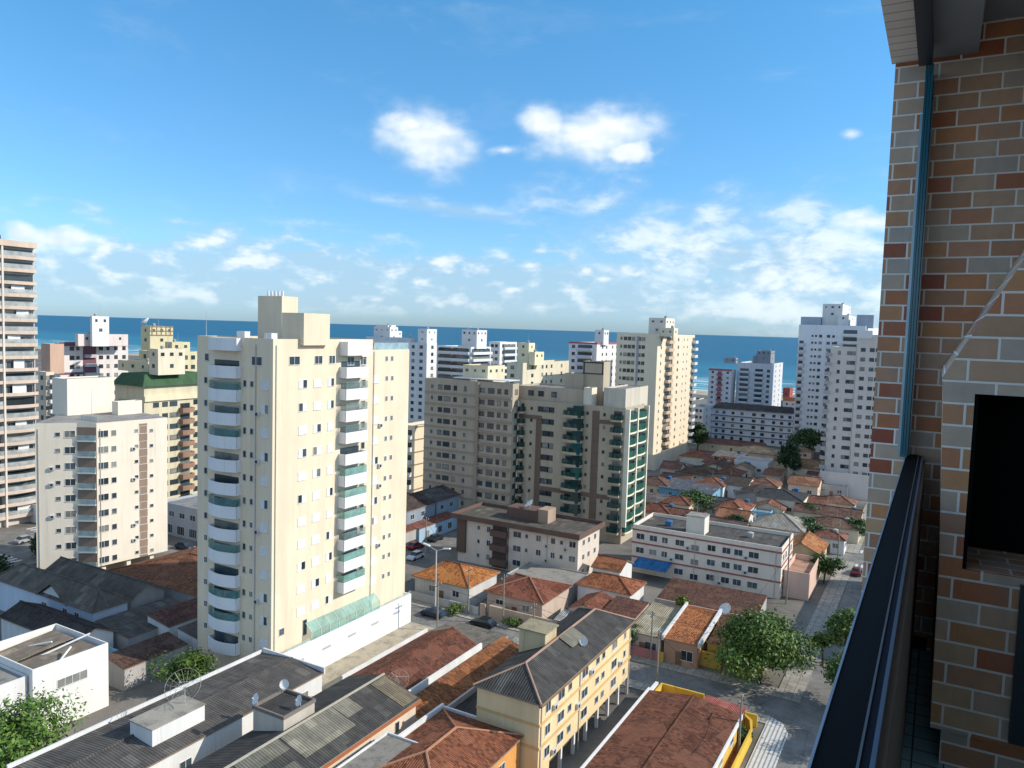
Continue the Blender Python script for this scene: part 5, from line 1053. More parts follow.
fh_('dark brown roof behind the dark slate one', 748, 487, 4.0, 13, 13, 'gable_u', 1.6, wwhite, (0.11, 0.07, 0.06), .7)
fh_('reddish brown roof in the middle of the house field', 778, 488, 4.0, 9, 11, 'hip', 1.6, wcream, (0.28, 0.12, 0.08), .5)
fh_('cream house with dark roof and arched front facing the balcony', 803, 502, 5.6, 12, 12, 'hip', 1.4, paint((0.78, 0.72, 0.60), .15), (0.08, 0.07, 0.075), .6)
fh_('orange brown roof right of the dark-roofed cream house', 819, 487, 4.4, 9, 11, 'gable_u', 1.8, wpeach, (0.40, 0.16, 0.09), .35)
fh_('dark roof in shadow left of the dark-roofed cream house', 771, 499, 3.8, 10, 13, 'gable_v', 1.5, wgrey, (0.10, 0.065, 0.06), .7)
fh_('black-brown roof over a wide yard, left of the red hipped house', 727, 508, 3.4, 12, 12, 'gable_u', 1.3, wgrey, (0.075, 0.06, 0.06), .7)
fh_('red hipped house with lit white side wall in the house field', 746, 514, 4.4, 8, 12, 'hip', 1.8, wwhite, (0.34, 0.11, 0.065), .35)
fh_('white extension standing right of the red hipped house', 756, 514, 3.2, 3.6, 9, 'flat', 0, wwhite, (0.5, 0.48, 0.46), .2, 'con')
fh_('blue-walled flat house right of the white extension', 770, 513, 3.8, 4.2, 8, 'flat', 0, wblue, (0.25, 0.27, 0.30), .2, 'con')
fh_('pale grey pyramid-roofed house behind the white three-storey block', 804, 533, 4.0, 12, 11, 'hip', 2.6, wwhite, (0.40, 0.37, 0.32), .4, 'fib')
fh_('long brown tiled roof below the pinkish tower', 861, 520, 3.8, 16, 9, 'gable_u', 1.5, wcream, (0.22, 0.10, 0.07), .5)
fh_('brown hipped roof with dark open carport beneath, by the crossing', 860, 531, 3.4, 11, 8, 'hip', 1.5, wcream, (0.23, 0.11, 0.075), .5)
fh_('bright orange double roof house beside the utility pole, right of the white block', 822, 556, 4.6, 8, 11, 'gable_v', 2.0, paint((0.70, 0.52, 0.30), .2), (0.56, 0.20, 0.08), .15)
fh_('peach gabled house under the round tree near the white tower', 822, 470, 5.2, 11, 10, 'gable_u', 2.2, paint((0.80, 0.68, 0.50), .15), (0.52, 0.27, 0.16), .2)
fh_('red flat-topped house right of the peach gabled house', 832, 477, 4.0, 8, 8, 'shed_v+', .8, wpeach, (0.30, 0.10, 0.08), .4)
fh_('small red roof behind the left end of the white block', 671, 516, 3.8, 10, 8, 'hip', 1.6, wwhite, (0.28, 0.09, 0.06), .4)
fh_('red brown roof directly behind the stair box of the white block', 700, 521, 3.6, 10, 8, 'gable_u', 1.4, wwhite, (0.26, 0.10, 0.07), .5)
fh_('dusky roof behind the white block, right of the red brown one', 744, 532, 3.4, 15, 10, 'gable_u', 1.2, wgrey, (0.17, 0.10, 0.08), .6)
fh_('red roofed gate house at the foot of the tall cream tower', 680, 470, 4.2, 7, 8, 'gable_u', 1.8, wpeach, (0.30, 0.12, 0.09), .4)
fh_('dark roof by the foot of the brown and green tower', 668, 487, 3.4, 10, 12, 'hip', 1.4, wcream, (0.20, 0.09, 0.07), .5)
fh_('blue-fronted low house right of the brown and green tower', 668, 505, 3.4, 9, 9, 'shed_v+', .7, wblue, (0.20, 0.14, 0.13), .5)
fh_('dull red roof next to the round tree below the white five-storey block', 712, 459, 3.8, 12, 12, 'hip', 1.6, wcream, (0.30, 0.11, 0.08), .5)
fh_('rust roofed row beneath the long low white block', 762, 448, 3.4, 26, 10, 'gable_u', 1.4, wcream, (0.26, 0.10, 0.075), .5)
fh_('tan roof at the foot of the white tower', 812, 452, 3.6, 9, 9, 'hip', 1.6, wpeach, (0.40, 0.25, 0.17), .3)
fh_('long dark wall building in shadow at the podium of the pinkish tower', 848, 487, 4.0, 9, 12, 'flat', 0, wgrey, (0.2, 0.19, 0.18), .3, 'con')

# more of the quarter: small houses packed between the larger ones
extra = [('brick red little gable roof below the peach hipped roof', 790, 466, 3.8, 9, 9, 'gable_v', 1.6, wcream, (0.32, 0.12, 0.075)),
('terracotta lean-to roof left of the tall dark conifer', 781, 476, 3.6, 6, 8, 'shed_v+', 1.0, wpeach, (0.38, 0.15, 0.085)),
('rusty hipped roof right in front of the vivid orange one', 741, 476, 3.8, 9, 9, 'hip', 1.6, wwhite, (0.30, 0.11, 0.07)),
('pale sheet roof and white wall between brown roofs', 699, 466, 4.2, 7, 7, 'shed_u-', .7, wwhite, (0.50, 0.46, 0.40)),
('cinnamon hipped roof behind the round bright tree', 724, 487, 3.8, 9, 9, 'hip', 1.7, wwhite, (0.34, 0.13, 0.08)),
('terracotta gable beside the blue-walled flat house', 784, 511, 3.8, 8, 8, 'gable_v', 1.5, wcream, (0.33, 0.12, 0.075)),
('low white-walled red roof right of the cream house with arched front', 826, 505, 3.8, 9, 8, 'gable_u', 1.4, wwhite, (0.30, 0.11, 0.075)),
('rose-brown roof at the right edge below the pinkish tower', 855, 506, 3.8, 9, 8, 'hip', 1.6, wpeach, (0.34, 0.15, 0.10)),
('dull orange roof left of the grey pyramid roof', 748, 521, 3.8, 8, 8, 'gable_u', 1.5, wwhite, (0.40, 0.15, 0.08)),
('brick-brown roof left behind the white block beside the blue-fronted house', 690, 506, 3.8, 8, 8, 'hip', 1.6, wcream, (0.28, 0.10, 0.065)),
('brown shed roof between the dark slate roof and the tall tower podium', 690, 482, 3.6, 10, 8, 'gable_u', 1.3, wcream, (0.24, 0.11, 0.08)),
('ochre walled house with tan roof beside the vivid orange one', 752, 470, 4.4, 7, 8, 'gable_v', 1.5, wpeach, (0.44, 0.24, 0.15)),
('maroon roof below the red-walled shed', 722, 467, 3.4, 8, 7, 'shed_v+', .9, wred, (0.24, 0.08, 0.07)),
('small red roof right of the orange double roof house', 846, 541, 3.4, 7, 6, 'hip', 1.3, wwhite, (0.33, 0.12, 0.08))]
for q in extra: fh_(*q)
house('shed', 'low dark tiled lean-to between the pool court wall and the cream tower', -92.8, -88.5, 58.5, 68.0, 3.0, 'shed_u-', .8, wgrey, tiles((0.16, 0.075, 0.055), .6), .05, 'shed', GLL, doors=False)
house('shed', 'grey sheet lean-to against the left foot of the cream tower', -92.8, -88.6, 69.5, 84.0, 3.2, 'shed_u-', .6, wwhite, greyroof, .05, 'shed', GLL, doors=False)
house('house', 'dark grey long roof squeezed between the blue-white house and the cream mid-rise', -130.0, -106.0, 71.2, 77.5, 4.6, 'gable_u', 1.8, wgrey, fibro((0.15, 0.135, 0.12)), .3, 'house', GLL)
# ------------------------------------------------------------------ trees
LEAFC = {}
def crown_mesh(seed, rx, rz, n_cl, n_leaf, ls, col):
    r = random.Random(seed); vs = []; fs = []
    lobes = [(Vector((r.gauss(0, .36), r.gauss(0, .36), r.uniform(-.35, .45))), r.uniform(.38, .64)) for _ in range(9)]
    cl = []
    while len(cl) < n_cl:
        c, rad = r.choice(lobes); d = Vector((r.gauss(0, 1), r.gauss(0, 1), r.gauss(0, 1))).normalized()
        if d.z < -.55: continue
        cl.append((c+d*rad*r.uniform(.65, 1.08), d))
    for p, d in cl:
        cs = r.uniform(.10, .20)
        for _ in range(n_leaf):
            q = p+Vector((r.gauss(0, 1), r.gauss(0, 1), r.gauss(0, .7)))*cs
            q = Vector((q.x*rx, q.y*rx, q.z*rz))
            nrm = (d*.8+Vector((r.gauss(0, .6), r.gauss(0, .6), r.gauss(.45, .6)))).normalized()
            t = nrm.orthogonal().normalized(); t = (Matrix.Rotation(r.uniform(0, 6.28), 3, nrm) @ t); b = nrm.cross(t)
            s = ls*r.uniform(.6, 1.3); i = len(vs)
            vs += [q-t*s, q-b*s*.45, q+t*s, q+b*s*.45]; fs.append((i, i+1, i+2, i+3))
    me = bpy.data.meshes.new('crown'); me.from_pydata([tuple(v) for v in vs], [], fs); me.materials.append(leaf(col)); me.update()
    return me
CM = {}
def tree(label, u, v, h, rx, rz, col=(0.055, 0.105, 0.022), seed=1, n_cl=170, n_leaf=38, ls=.26, group=None, z=0.0, name='tree', trunk=None):
    t = thing(name, label, 'tree', (u, v, z), group); r = random.Random(seed+99)
    zc = h-rz*1.0
    key = (seed, rx, rz, n_cl, n_leaf, ls, col)
    if key not in CM: CM[key] = crown_mesh(*(seed, rx, rz, n_cl, n_leaf, ls, col))
    c = bpy.data.objects.new('crown', CM[key]); COL.objects.link(c); c.parent = t; c.location = (0, 0, zc)
    tr = trunk or .05*h*.55; mb = MB(); top = Vector((u+r.uniform(-.3, .3), v+r.uniform(-.3, .3), z+zc-rz*.35))
    mb.tube((u, v, z-.2), top, tr, tr*.7, 8)
    for i in range(5):
        a = i*1.256+r.uniform(-.3, .3); e = top+Vector((math.cos(a)*rx*.55, math.sin(a)*rx*.55, rz*r.uniform(.4, .9))); mb.tube(top-Vector((0, 0, .2)), e, tr*.55, tr*.15, 6)
    mb.build('trunk', M_bark, t, t)
    return t
tree('large dense street tree at the corner of the cross street', -19.0, 106.6, 11.3, 5.4, 5.0, (0.07, 0.13, 0.022), seed=41, n_cl=430, n_leaf=42, ls=.27)
tree('bushy bright green tree filling the bottom left corner', -77.6, 39.2, 9.4, 4.9, 4.4, (0.075, 0.15, 0.025), seed=5, n_cl=280, n_leaf=40, ls=.24)
tree('small green tree beside the big mesh dish, in front of the cream tower', -81.5, 62.5, 6.2, 3.2, 2.7, (0.065, 0.12, 0.02), seed=7, n_cl=120, n_leaf=36, ls=.22)
GTR = 'street trees beside the railing'
tree('tall leafy tree right behind the railing, its shadow over the crossing', -2.6, 104.5, 10.5, 3.8, 4.4, (0.065, 0.12, 0.025), seed=31, n_cl=220, ls=.28, group=GTR)
tree('leafy tree behind the railing at the bottom, nearest the viewer', -2.6, 96.5, 8.6, 3.2, 3.6, (0.065, 0.12, 0.025), seed=32, n_cl=150, ls=.28, group=GTR)
tree('leafy tree beside the railing, nearest of the roadside trees', -8.2, 105.5, 8.0, 2.8, 3.4, (0.065, 0.12, 0.025), seed=8, n_cl=150, ls=.24, group=GTR)
tree('thin yellow-green young tree left of the roadside trees by the railing', -12.2, 117.5, 5.6, 1.8, 2.0, (0.085, 0.14, 0.03), seed=9, n_cl=70, n_leaf=34, ls=.22, group=GTR)
tree('leafy tree beside the railing, farthest of the roadside trees', -9.4, 120.0, 8.6, 2.8, 3.2, (0.075, 0.13, 0.028), seed=10, n_cl=140, ls=.24, group=GTR)
tree('round dark tree on the pavement in front of the orange double-roofed house', -17.2, 158.0, 6.0, 2.6, 2.6, (0.045, 0.09, 0.02), seed=11, n_cl=110, ls=.28)
tree('round bright tree behind the stair box of the white block', -54.5, 199.0, 6.8, 4.2, 3.2, (0.05, 0.11, 0.03), seed=12, n_cl=120, ls=.34)
tree('low dark tree behind the right end of the white block', -24.6, 176.0+12, 6.0, 3.0, 2.6, (0.04, 0.085, 0.025), seed=13, n_cl=90, ls=.32)
tree('dark round tree left of the grey pyramid roof', -40.2, 184.0, 5.2, 2.4, 2.4, (0.025, 0.06, 0.02), seed=14, n_cl=80, ls=.3)
tree('tall dark conifer-like tree in the middle of the house field', -41.8, 266, 13.5, 2.6, 6.4, (0.03, 0.065, 0.03), seed=15, n_cl=150, ls=.42)
tree('wide dark tree beside the white five-storey block', -84.0, 306, 11.5, 4.4, 5.2, (0.025, 0.065, 0.022), seed=16, n_cl=130, ls=.5)
tree('big round tree at the foot of the white tower', -42.0, 322, 11.5, 5.4, 4.2, (0.04, 0.09, 0.03), seed=17, n_cl=140, ls=.5)
tree('shrubby tree at the far corner of the yellow block', -38.4, 100+5.6, 4.6, 2.3, 2.1, (0.045, 0.10, 0.025), seed=18, n_cl=80, ls=.24)
tree('small yellowish palm-like shrub on the brown roof edge before the white block', -33.6, 118.9, 5.9, 1.1, 1.2, (0.12, 0.16, 0.03), seed=19, n_cl=30, n_leaf=30, ls=.25)
tree('dark round bush on the pavement left of the cream mid-rise', -153.0, 83.5, 5.2, 2.3, 2.6, (0.022, 0.055, 0.022), seed=20, n_cl=80, ls=.3)
tree('wide dark shaded tree at the left edge below the crossing', -147.5, 69.5, 4.4, 4.0, 2.1, (0.022, 0.055, 0.022), seed=21, n_cl=130, ls=.32)
tree('green tree in front of the beige long block, behind the grey block', -89.5, 160.0, 7.2, 2.8, 3.2, (0.05, 0.10, 0.025), seed=22, n_cl=80, ls=.34)
tree('small bright tree left of the brown and green tower', -79.0, 152.0, 6.6, 2.0, 2.4, (0.07, 0.13, 0.03), seed=23, n_cl=70, ls=.3)
tree('green clump beside the street behind the orange house roof', -25.0, 206, 5.5, 3.0, 2.6, (0.05, 0.1, 0.03), seed=24, n_cl=70, ls=.34)
tree('light green bush on the verge by the double-arm street lamp', -68.3, 104.6, 1.7, 1.6, .9, (0.10, 0.16, 0.035), seed=25, n_cl=40, n_leaf=26, ls=.2, name='bush', trunk=.05)
tree('low bush on the verge right of the first dark car', -57.6, 104.9, 1.5, 1.5, .8, (0.08, 0.14, 0.03), seed=26, n_cl=40, n_leaf=26, ls=.2, name='bush', trunk=.05)
tree('garden bush inside the yellow curved wall of the corner house', -17.6, 89.6, 1.8, 1.0, 1.0, (0.05, 0.11, 0.03), seed=27, n_cl=30, n_leaf=26, ls=.18, name='bush', trunk=.05)
tree('street tree at the end of the street far below the pinkish tower', -14.4, 196, 6.4, 2.6, 2.8, (0.05, 0.10, 0.03), seed=28, n_cl=70, ls=.32)

house('house', 'plain white building across the street, hidden behind the brick wall, shading the roadway', -1.5, 12, 128, 168, 12.0, 'flat', 0, wwhite, concrete((0.3, 0.29, 0.27)), .02, 'building', None, (), (), .6)
# ------------------------------------------------------------------ cars
def car(label, u, v, ang, col, group='cars parked in the streets'):
    t = thing('parked_car', label, 'car', (0, 0, 0), group)
    pm_ = plain(col, .25, .5, 0.1, 'car_paint'); prof = [(-2.1, .35), (-2.15, .75), (-1.9, .95), (-1.15, 1.0), (1.0, .95), (1.75, .88), (2.1, .7), (2.12, .35)]
    def ext(pts, w0, w1, y_in=0):
        bm = MB(); n = len(pts)
        L_ = [(x, -w0, z) for x, z in pts]; R_ = [(x, w0, z) for x, z in pts]
        bm.face(L_); bm.face(list(reversed(R_)))
        for i in range(n):
            j = (i+1) % n; bm.face([L_[j], L_[i], R_[i], R_[j]])
        return bm
    ext(prof, .86, .86).build('body', pm_, t)
    bm = MB().hexa([(-1.7, -.78, .96), (.95, -.78, .96), (.95, .78, .96), (-1.7, .78, .96)], [(-1.2, -.62, 1.46), (.25, -.62, 1.46), (.25, .62, 1.46), (-1.2, .62, 1.46)]); bm.build('cabin_glass', glass((0.02, 0.025, 0.03), (0.06, 0.07, 0.08)), t)
    MB().box(-1.25, .3, -.64, .64, 1.463, 1.52).build('car_roof', pm_, t)
    for x in (-1.3, 1.35):
        for y in (-.87, .87): MB().tube((x, y-.1, .33), (x, y+.1, .33), .33, None, 12).build('wheel', M_dark, t)
    for y in (-.6, .6): MB().box(2.05, 2.14, y-.18, y+.18, .58, .72).build('headlight', M_white, t)
    t.location = (u, v, .01); t.rotation_euler.z = ang
    return t
car('dark suv parked on the cross street near the yellow block', -61.5, 102.4, math.pi, (0.012, 0.015, 0.022))
car('dark blue car under the double-arm street lamp', -70.6, 101.4, math.pi, (0.03, 0.05, 0.08))
car('red car parked in the side street below the row houses', -96.2, 131.0, R(90), (0.30, 0.03, 0.04))
car('dark car parked behind the red one in the side street', -96.2, 138.5, R(90), (0.02, 0.025, 0.035))
car('white car in the side street opposite the orange bungalow', -91.8, 125.0, R(-90), (0.62, 0.63, 0.65))
car('dark car on the podium side of the tall cream tower', -72.5, 243, R(20), (0.03, 0.035, 0.045))
car('silver car at the foot of the tall cream tower', -68, 248, R(20), (0.4, 0.41, 0.43))
car('silver car on the street beside the crossing', -7.2, 160.0, R(90), (0.42, 0.43, 0.44))
car('white car near the shaded blue-grey building', -146.0, 104.0, R(10), (0.6, 0.6, 0.62))

car('dark red car parked at the kerb of the street beside the crossing', -12.2, 168.0, R(90), (0.16, 0.02, 0.025))
car('black car waiting on the street below the crossing', -8.5, 192.0, R(-90), (0.02, 0.02, 0.025))
car('white hatchback parked by the house with the dark open carport', -19.5, 184.8, 0, (0.6, 0.6, 0.6))
car('silver car on the road at the left edge between the two crossings', -165.5, 87.5, R(95), (0.4, 0.41, 0.42))
car('white car on the road at the left edge beyond the crossings', -160.0, 99.5, R(5), (0.6, 0.61, 0.62))
car('grey car parked beside the rust red roof left of the cream tower', -124.5, 101.5, 0, (0.2, 0.21, 0.22))
car('dark blue car near the shaded blue-grey building', -135.0, 103.0, R(4), (0.03, 0.05, 0.10))
# ------------------------------------------------------------------ street lamp, poles, wires
t = thing('street_lamp', 'tall white street lamp with two broad arms beside the cross street', 'street lamp', (-72.3, 104.4, 0))
MB().tube((-72.3, 104.4, 0), (-72.3, 104.4, 10.2), .16, .10, 8).build('pole', plain((0.6, 0.6, 0.58), .5, .3, 0., 'lamp_grey'), t, t)
for s in (-1, 1):
    a = MB().tube((-72.3, 104.4, 10.1), (-72.3+s*1.6, 104.4, 10.7), .06, .05); a.build('arm', M_alu, t, t)
    MB().hexa([(-72.3+s*1.4, 104.15, 10.62), (-72.3+s*2.8, 104.15, 10.85), (-72.3+s*2.8, 104.65, 10.85), (-72.3+s*1.4, 104.65, 10.62)], [(-72.3+s*1.4, 104.2, 10.8), (-72.3+s*2.7, 104.2, 11.0), (-72.3+s*2.7, 104.6, 11.0), (-72.3+s*1.4, 104.6, 10.8)]).build('lamp_head', M_white, t, t)
def pole(label, u, v, h, lean=0.0, arm=True, col=(0.30, 0.27, 0.23)):
    t = thing('utility_pole', label, 'utility pole', (u, v, 0), 'utility poles along the streets')
    MB().tube((u, v, 0), (u+lean, v, h), .15, .10, 8).build('pole', plain(col, .9, .1, 0., 'pole_concrete'), t, t)
    if arm:
        MB().box(u+lean-.06, u+lean+.06, v-.9, v+.9, h-.7, h-.58).build('crossarm', M_bark, t, t)
        m = MB()
        for k in (-.8, 0, .8): m.tube((u+lean, v+k, h-.58), (u+lean, v+k, h-.36), .05, .05, 6)
        m.build('insulator', M_white, t, t)
    return t
PO = [('utility pole by the yellow wall corner behind the yellow block', -30.6, 96.9, 8.2), ('dark pole standing in the corner house garden', -17.3, 86.5, 7.2), ('pale pole on the street by the white podium', -66.6, 96.9, 8.0), ('white pole left of the yellow block by the parked suv', -49.6, 97.0, 8.0), ('tall pole rising beside the right end of the white block', -21.4, 141.5, 13.5), ('pole by the orange double-roofed house at the crossing', -16.6, 176.0, 9.0), ('pole on the pavement under the big street tree', -23.6, 105.0, 8.0)]
for p in PO: pole(*p)
def wire(label, p, q, sag=.6):
    m = MB(); n = 8; p = Vector(p); q = Vector(q); pts = [p.lerp(q, k/n)-Vector((0, 0, 4*sag*(k/n)*(1-k/n))) for k in range(n+1)]
    for a, b in zip(pts, pts[1:]): m.tube(a, b, .022, None, 4)
    return single(m, 'power_line', M_dark, label, 'power line', (p+q)/2, 'power lines over the streets')
wire('power line over the cross street from the pale podium pole to the white pole', (-66.6, 96.9, 7.4), (-49.6, 97.0, 7.4)); wire('power line from the white pole towards the yellow wall corner pole', (-49.6, 97.0, 7.4), (-30.6, 96.9, 7.6))
wire('power line from the yellow wall corner pole to the garden pole', (-30.6, 96.9, 7.6), (-17.3, 86.5, 6.7)); wire('power line crossing from the corner pole to the pole under the big tree', (-30.6, 96.9, 7.6), (-23.6, 105, 7.4))
wire('power line along the street beside the right end of the white block', (-23.6, 105, 7.4), (-21.4, 141.5, 9.5), 1.0); wire('power line from the tall pole to the crossing', (-21.4, 141.5, 9.5), (-16.6, 176, 8.4), .9)

pole('concrete pole at the street corner below the row houses', -89.6, 125.5, 9.0); pole('concrete pole on the cross street beside the brownish front wall', -59.4, 105.2, 8.2); pole('concrete pole on the near pavement left of the dark suv', -66.2, 105.3, 8.2) ; pole('thin dark pole in front of the pale cream sheet-roofed house', -34.2, 104.9, 7.6); pole('pole on the pavement by the crossing at the left edge', -149.2, 97.0, 9.0)
wire('power line along the far pavement from the lamp side pole to the brownish wall pole', (-66.2, 105.3, 7.6), (-59.4, 105.2, 7.6), .2); wire('power line from the brownish wall pole towards the cream-roofed house', (-59.4, 105.2, 7.6), (-34.2, 104.9, 7.0), .9)
wire('power line from the cream-roofed house to the pole under the big tree', (-34.2, 104.9, 7.0), (-23.6, 105.0, 7.4), .4); wire('power line up the side street to the row house corner pole', (-66.2, 105.3, 7.6), (-89.6, 125.5, 8.3), 1.0)
wire('service cable dropping from the corner pole to the corner house roof', (-30.6, 96.9, 7.4), (-25, 88, 4.4), .5); wire('service cable from the garden pole to the corner house roof', (-17.3, 86.5, 6.6), (-20, 76, 4.4), .4)
wire('service cable from the cream-roofed house pole to the orange roof', (-34.2, 104.9, 7.0), (-30.5, 110, 4.4), .3); wire('service cable from the white pole to the yellow block', (-49.6, 97.0, 7.4), (-40.9, 90, 8.6), .4)
# ------------------------------------------------------------------ dishes
def dish(label, p, r, to, mesh=False, mast=1.0):
    p = Vector(p); t = thing('satellite_dish', label, 'satellite dish', p, 'satellite dishes on the roofs')
    class _T: location = p
    d = Vector(to).normalized(); c = p+Vector((0, 0, mast)); x = d.orthogonal().normalized(); y = d.cross(x)
    m = MB(); nr, na = (4, 16)
    def q(i, j):
        rr = r*i/nr; a = 2*math.pi*j/na; return c+(x*math.cos(a)+y*math.sin(a))*rr+d*(rr*rr/(r*2.6))
    if mesh:
        for j in range(na):
            for i in range(nr): m.tube(q(i, j) if i else c, q(i+1, j), .015, None, 4)
        for i in range(1, nr+1):
            for j in range(na): m.tube(q(i, j), q(i, j+1), 0.011 if i < nr else .024, None, 4)
        mat = plain((0.34, 0.33, 0.28), .6, .3, 0.2, 'dish_mesh')
    else:
        for i in range(nr):
            for j in range(na):
                m.face([q(i, j), q(i+1, j), q(i+1, j+1), q(i, j+1)] if i else [c, q(1, j), q(1, j+1)])
        mat = M_white
    m.build('reflector', mat, t, _T); f = c+d*r*.9
    m = MB()
    for j in (0, 5, 10): m.tube(q(nr, j), f, .018, None, 4)
    m.tube(f-d*.08, f+d*.08, .07, None, 6); m.build('feed_arm', M_alu, t, _T)
    MB().tube(p, c, .05, None, 6).build('mast', M_alu, t, _T)
    return t
dish('large open mesh dish on the white roof box of the grey shed', (-65.6, 50.0, 8.5), 1.8, (.35, -.6, .7), True, 1.6)
dish('mesh dish on the long dark red roof beside the white parapet', (-53.4, 69.9, 4.9), 1.3, (.2, -.5, .8), True, 1.0)
dish('small white dish on the left corner of the rooftop room', (-57.3, 52.0, 9.75), .55, (-.3, -.8, .4), False, .6)
dish('small white dish on the right corner of the rooftop room', (-53.6, 54.2, 9.75), .55, (-.3, -.8, .4), False, .5)
dish('small white dish at the back corner of the rooftop room', (-57.2, 55.6, 9.75), .5, (.4, -.8, .4), False, .7)
dish('small white dish on the black roof of the yellow block', (-34.6, 81.0, 10.7), .5, (.1, -.8, .5), False, .6)
dish('white dish on the rooftop tank of the grey three-storey block', (-71.0, 135.6, 11.6), 1.1, (-.5, -.4, .7), False, .7)
dish('white dish behind the orange-roofed house on the cross street', (-26.8, 118.6, 4.2), 1.0, (-.3, -.6, .6), False, .8)
dish('round white dish on top of the yellow stepped tower', dish_spot_yellow, 1.6, (-.5, -.4, .7), False, 1.0)
dish('round white dish on the banded-balcony white tower', dish_spot_white, 1.3, (-.5, -.4, .7), False, .8)
dish('large white dish leaning by the base of the white three-storey block', (-34.6, 141.6, 0.2), .9, (.3, -.8, .4), True, 2.2)

# ------------------------------------------------------------------ the balcony the photograph was taken from
def bricks():
    t = NT('ceramic_bricks'); bk = t.node('ShaderNodeTexBrick'); t.l.new(t.uv(), bk.inputs['Vector']); bk.offset = 0.5
    bk.inputs['Scale'].default_value = 1.0; bk.inputs['Brick Width'].default_value = 0.170; bk.inputs['Row Height'].default_value = 0.0755
    bk.inputs['Mortar Size'].default_value = 0.0046; bk.inputs['Mortar Smooth'].default_value = 0.15; bk.inputs['Bias'].default_value = 0.0
    bk.inputs['Color1'].default_value = (0, 0, 0, 1); bk.inputs['Color2'].default_value = (1, 1, 1, 1); bk.inputs['Mortar'].default_value = (0.5, 0.5, 0.5, 1)
    k = t.ramp(bk.outputs[0], [(0.0, (0.36, 0.09, 0.05)), (0.14, (0.52, 0.18, 0.08)), (0.26, (0.66, 0.33, 0.15)), (0.38, (0.50, 0.27, 0.16)), (0.48, (0.64, 0.44, 0.30)), (0.58, (0.56, 0.23, 0.11)), (0.70, (0.62, 0.49, 0.37)), (0.82, (0.54, 0.46, 0.39)), (1.0, (0.68, 0.43, 0.23))])
    n = t.noise(t.pos(), 14, 5, .65); n2 = t.noise(t.pos(), 70, 3, .6)
    k = t.mix(.35, k, t.ramp(n, [(.3, (.6, .58, .56)), (.65, (1, 1, 1))]), 'MULTIPLY')
    k = t.mix(bk.outputs['Fac'], k, (0.92, 0.88, 0.81))
    st = t.noise(t.scale(t.pos(), (5, 5, .9)), 1.0, 6, .65)
    k = t.mix(t.math('MULTIPLY', t.ramp(st, [(.5, (0, 0, 0)), (.72, (1, 1, 1))]), .35), k, (0.26, 0.22, 0.19))
    t.bump(t.math('ADD', t.math('MULTIPLY', bk.outputs['Fac'], -1.0), t.math('ADD', t.math('MULTIPLY', n2, .22), t.math('MULTIPLY', n, .3))), .9, .006)
    return t.done(k, .5, .35)
MBR = bricks()
plaster = plain((0.30, 0.32, 0.34), .8, .2, 0., 'ceiling_plaster')
own = thing('brick_building', 'tiled brick balcony wall with ceiling slab, the building the view is taken from', 'building', (0, 4.15, 46.5))
class _O: location = Vector((0, 4.15, 46.5))
def op(n_, mb, mt, par=None): return mb.build(n_, mt, par or own, _O)
op('brick_wall', MB().box(-.272, 2.6, 4.15, 4.9, 42.0, 49.76), MBR)
op('brick_wall', MB().box(.9, 1.2, -1.0, 4.15, 46.5, 49.6), MBR)
op('ceiling', MB().box(.07, 1.2, -1.0, 4.15, 49.46, 49.7), plaster)
op('ceiling_beam', MB().box(-.168, .068, -1.0, 4.15, 49.325, 49.7), plaster)
def soffit_tiles():
    t = NT('soffit_tiles'); bk = t.node('ShaderNodeTexBrick'); t.l.new(t.uv(), bk.inputs['Vector']); bk.offset = 0.0
    bk.inputs['Scale'].default_value = 1; bk.inputs['Brick Width'].default_value = .4; bk.inputs['Row Height'].default_value = .09; bk.inputs['Mortar Size'].default_value = .004
    bk.inputs['Color1'].default_value = (.80, .74, .70, 1); bk.inputs['Color2'].default_value = (.88, .82, .78, 1); bk.inputs['Mortar'].default_value = (.35, .32, .3, 1)
    return t.done(bk.outputs[0], .7, .2)
op('beam_edge', MB().box(-.288, -.172, -1.0, 4.15, 49.322, 49.75), soffit_tiles())
op('upper_facade', MB().box(-.288, 2.6, 4.15, 4.9, 49.762, 52), MBR)
def blue_tiles():
    t = NT('blue_floor_tiles'); bk = t.node('ShaderNodeTexBrick'); t.l.new(t.uv(), bk.inputs['Vector']); bk.offset = 0.0
    bk.inputs['Scale'].default_value = 1; bk.inputs['Brick Width'].default_value = .10; bk.inputs['Row Height'].default_value = .10; bk.inputs['Mortar Size'].default_value = .003
    bk.inputs['Color1'].default_value = (.34, .60, .66, 1); bk.inputs['Color2'].default_value = (.45, .70, .74, 1); bk.inputs['Mortar'].default_value = (.06, .10, .12, 1)
    return t.done(bk.outputs[0], .3, .4)
op('floor', MB().box(-.12, 1.2, -3.0, 4.15, 46.3, 46.5), blue_tiles())
op('facade', MB().box(-.12, 1.2, -3.0, 4.15, 42.0, 46.29), MBR)
op('skirting', MB().box(-.03, .03, 4.13, 4.149, 46.5, 46.56), M_dark)
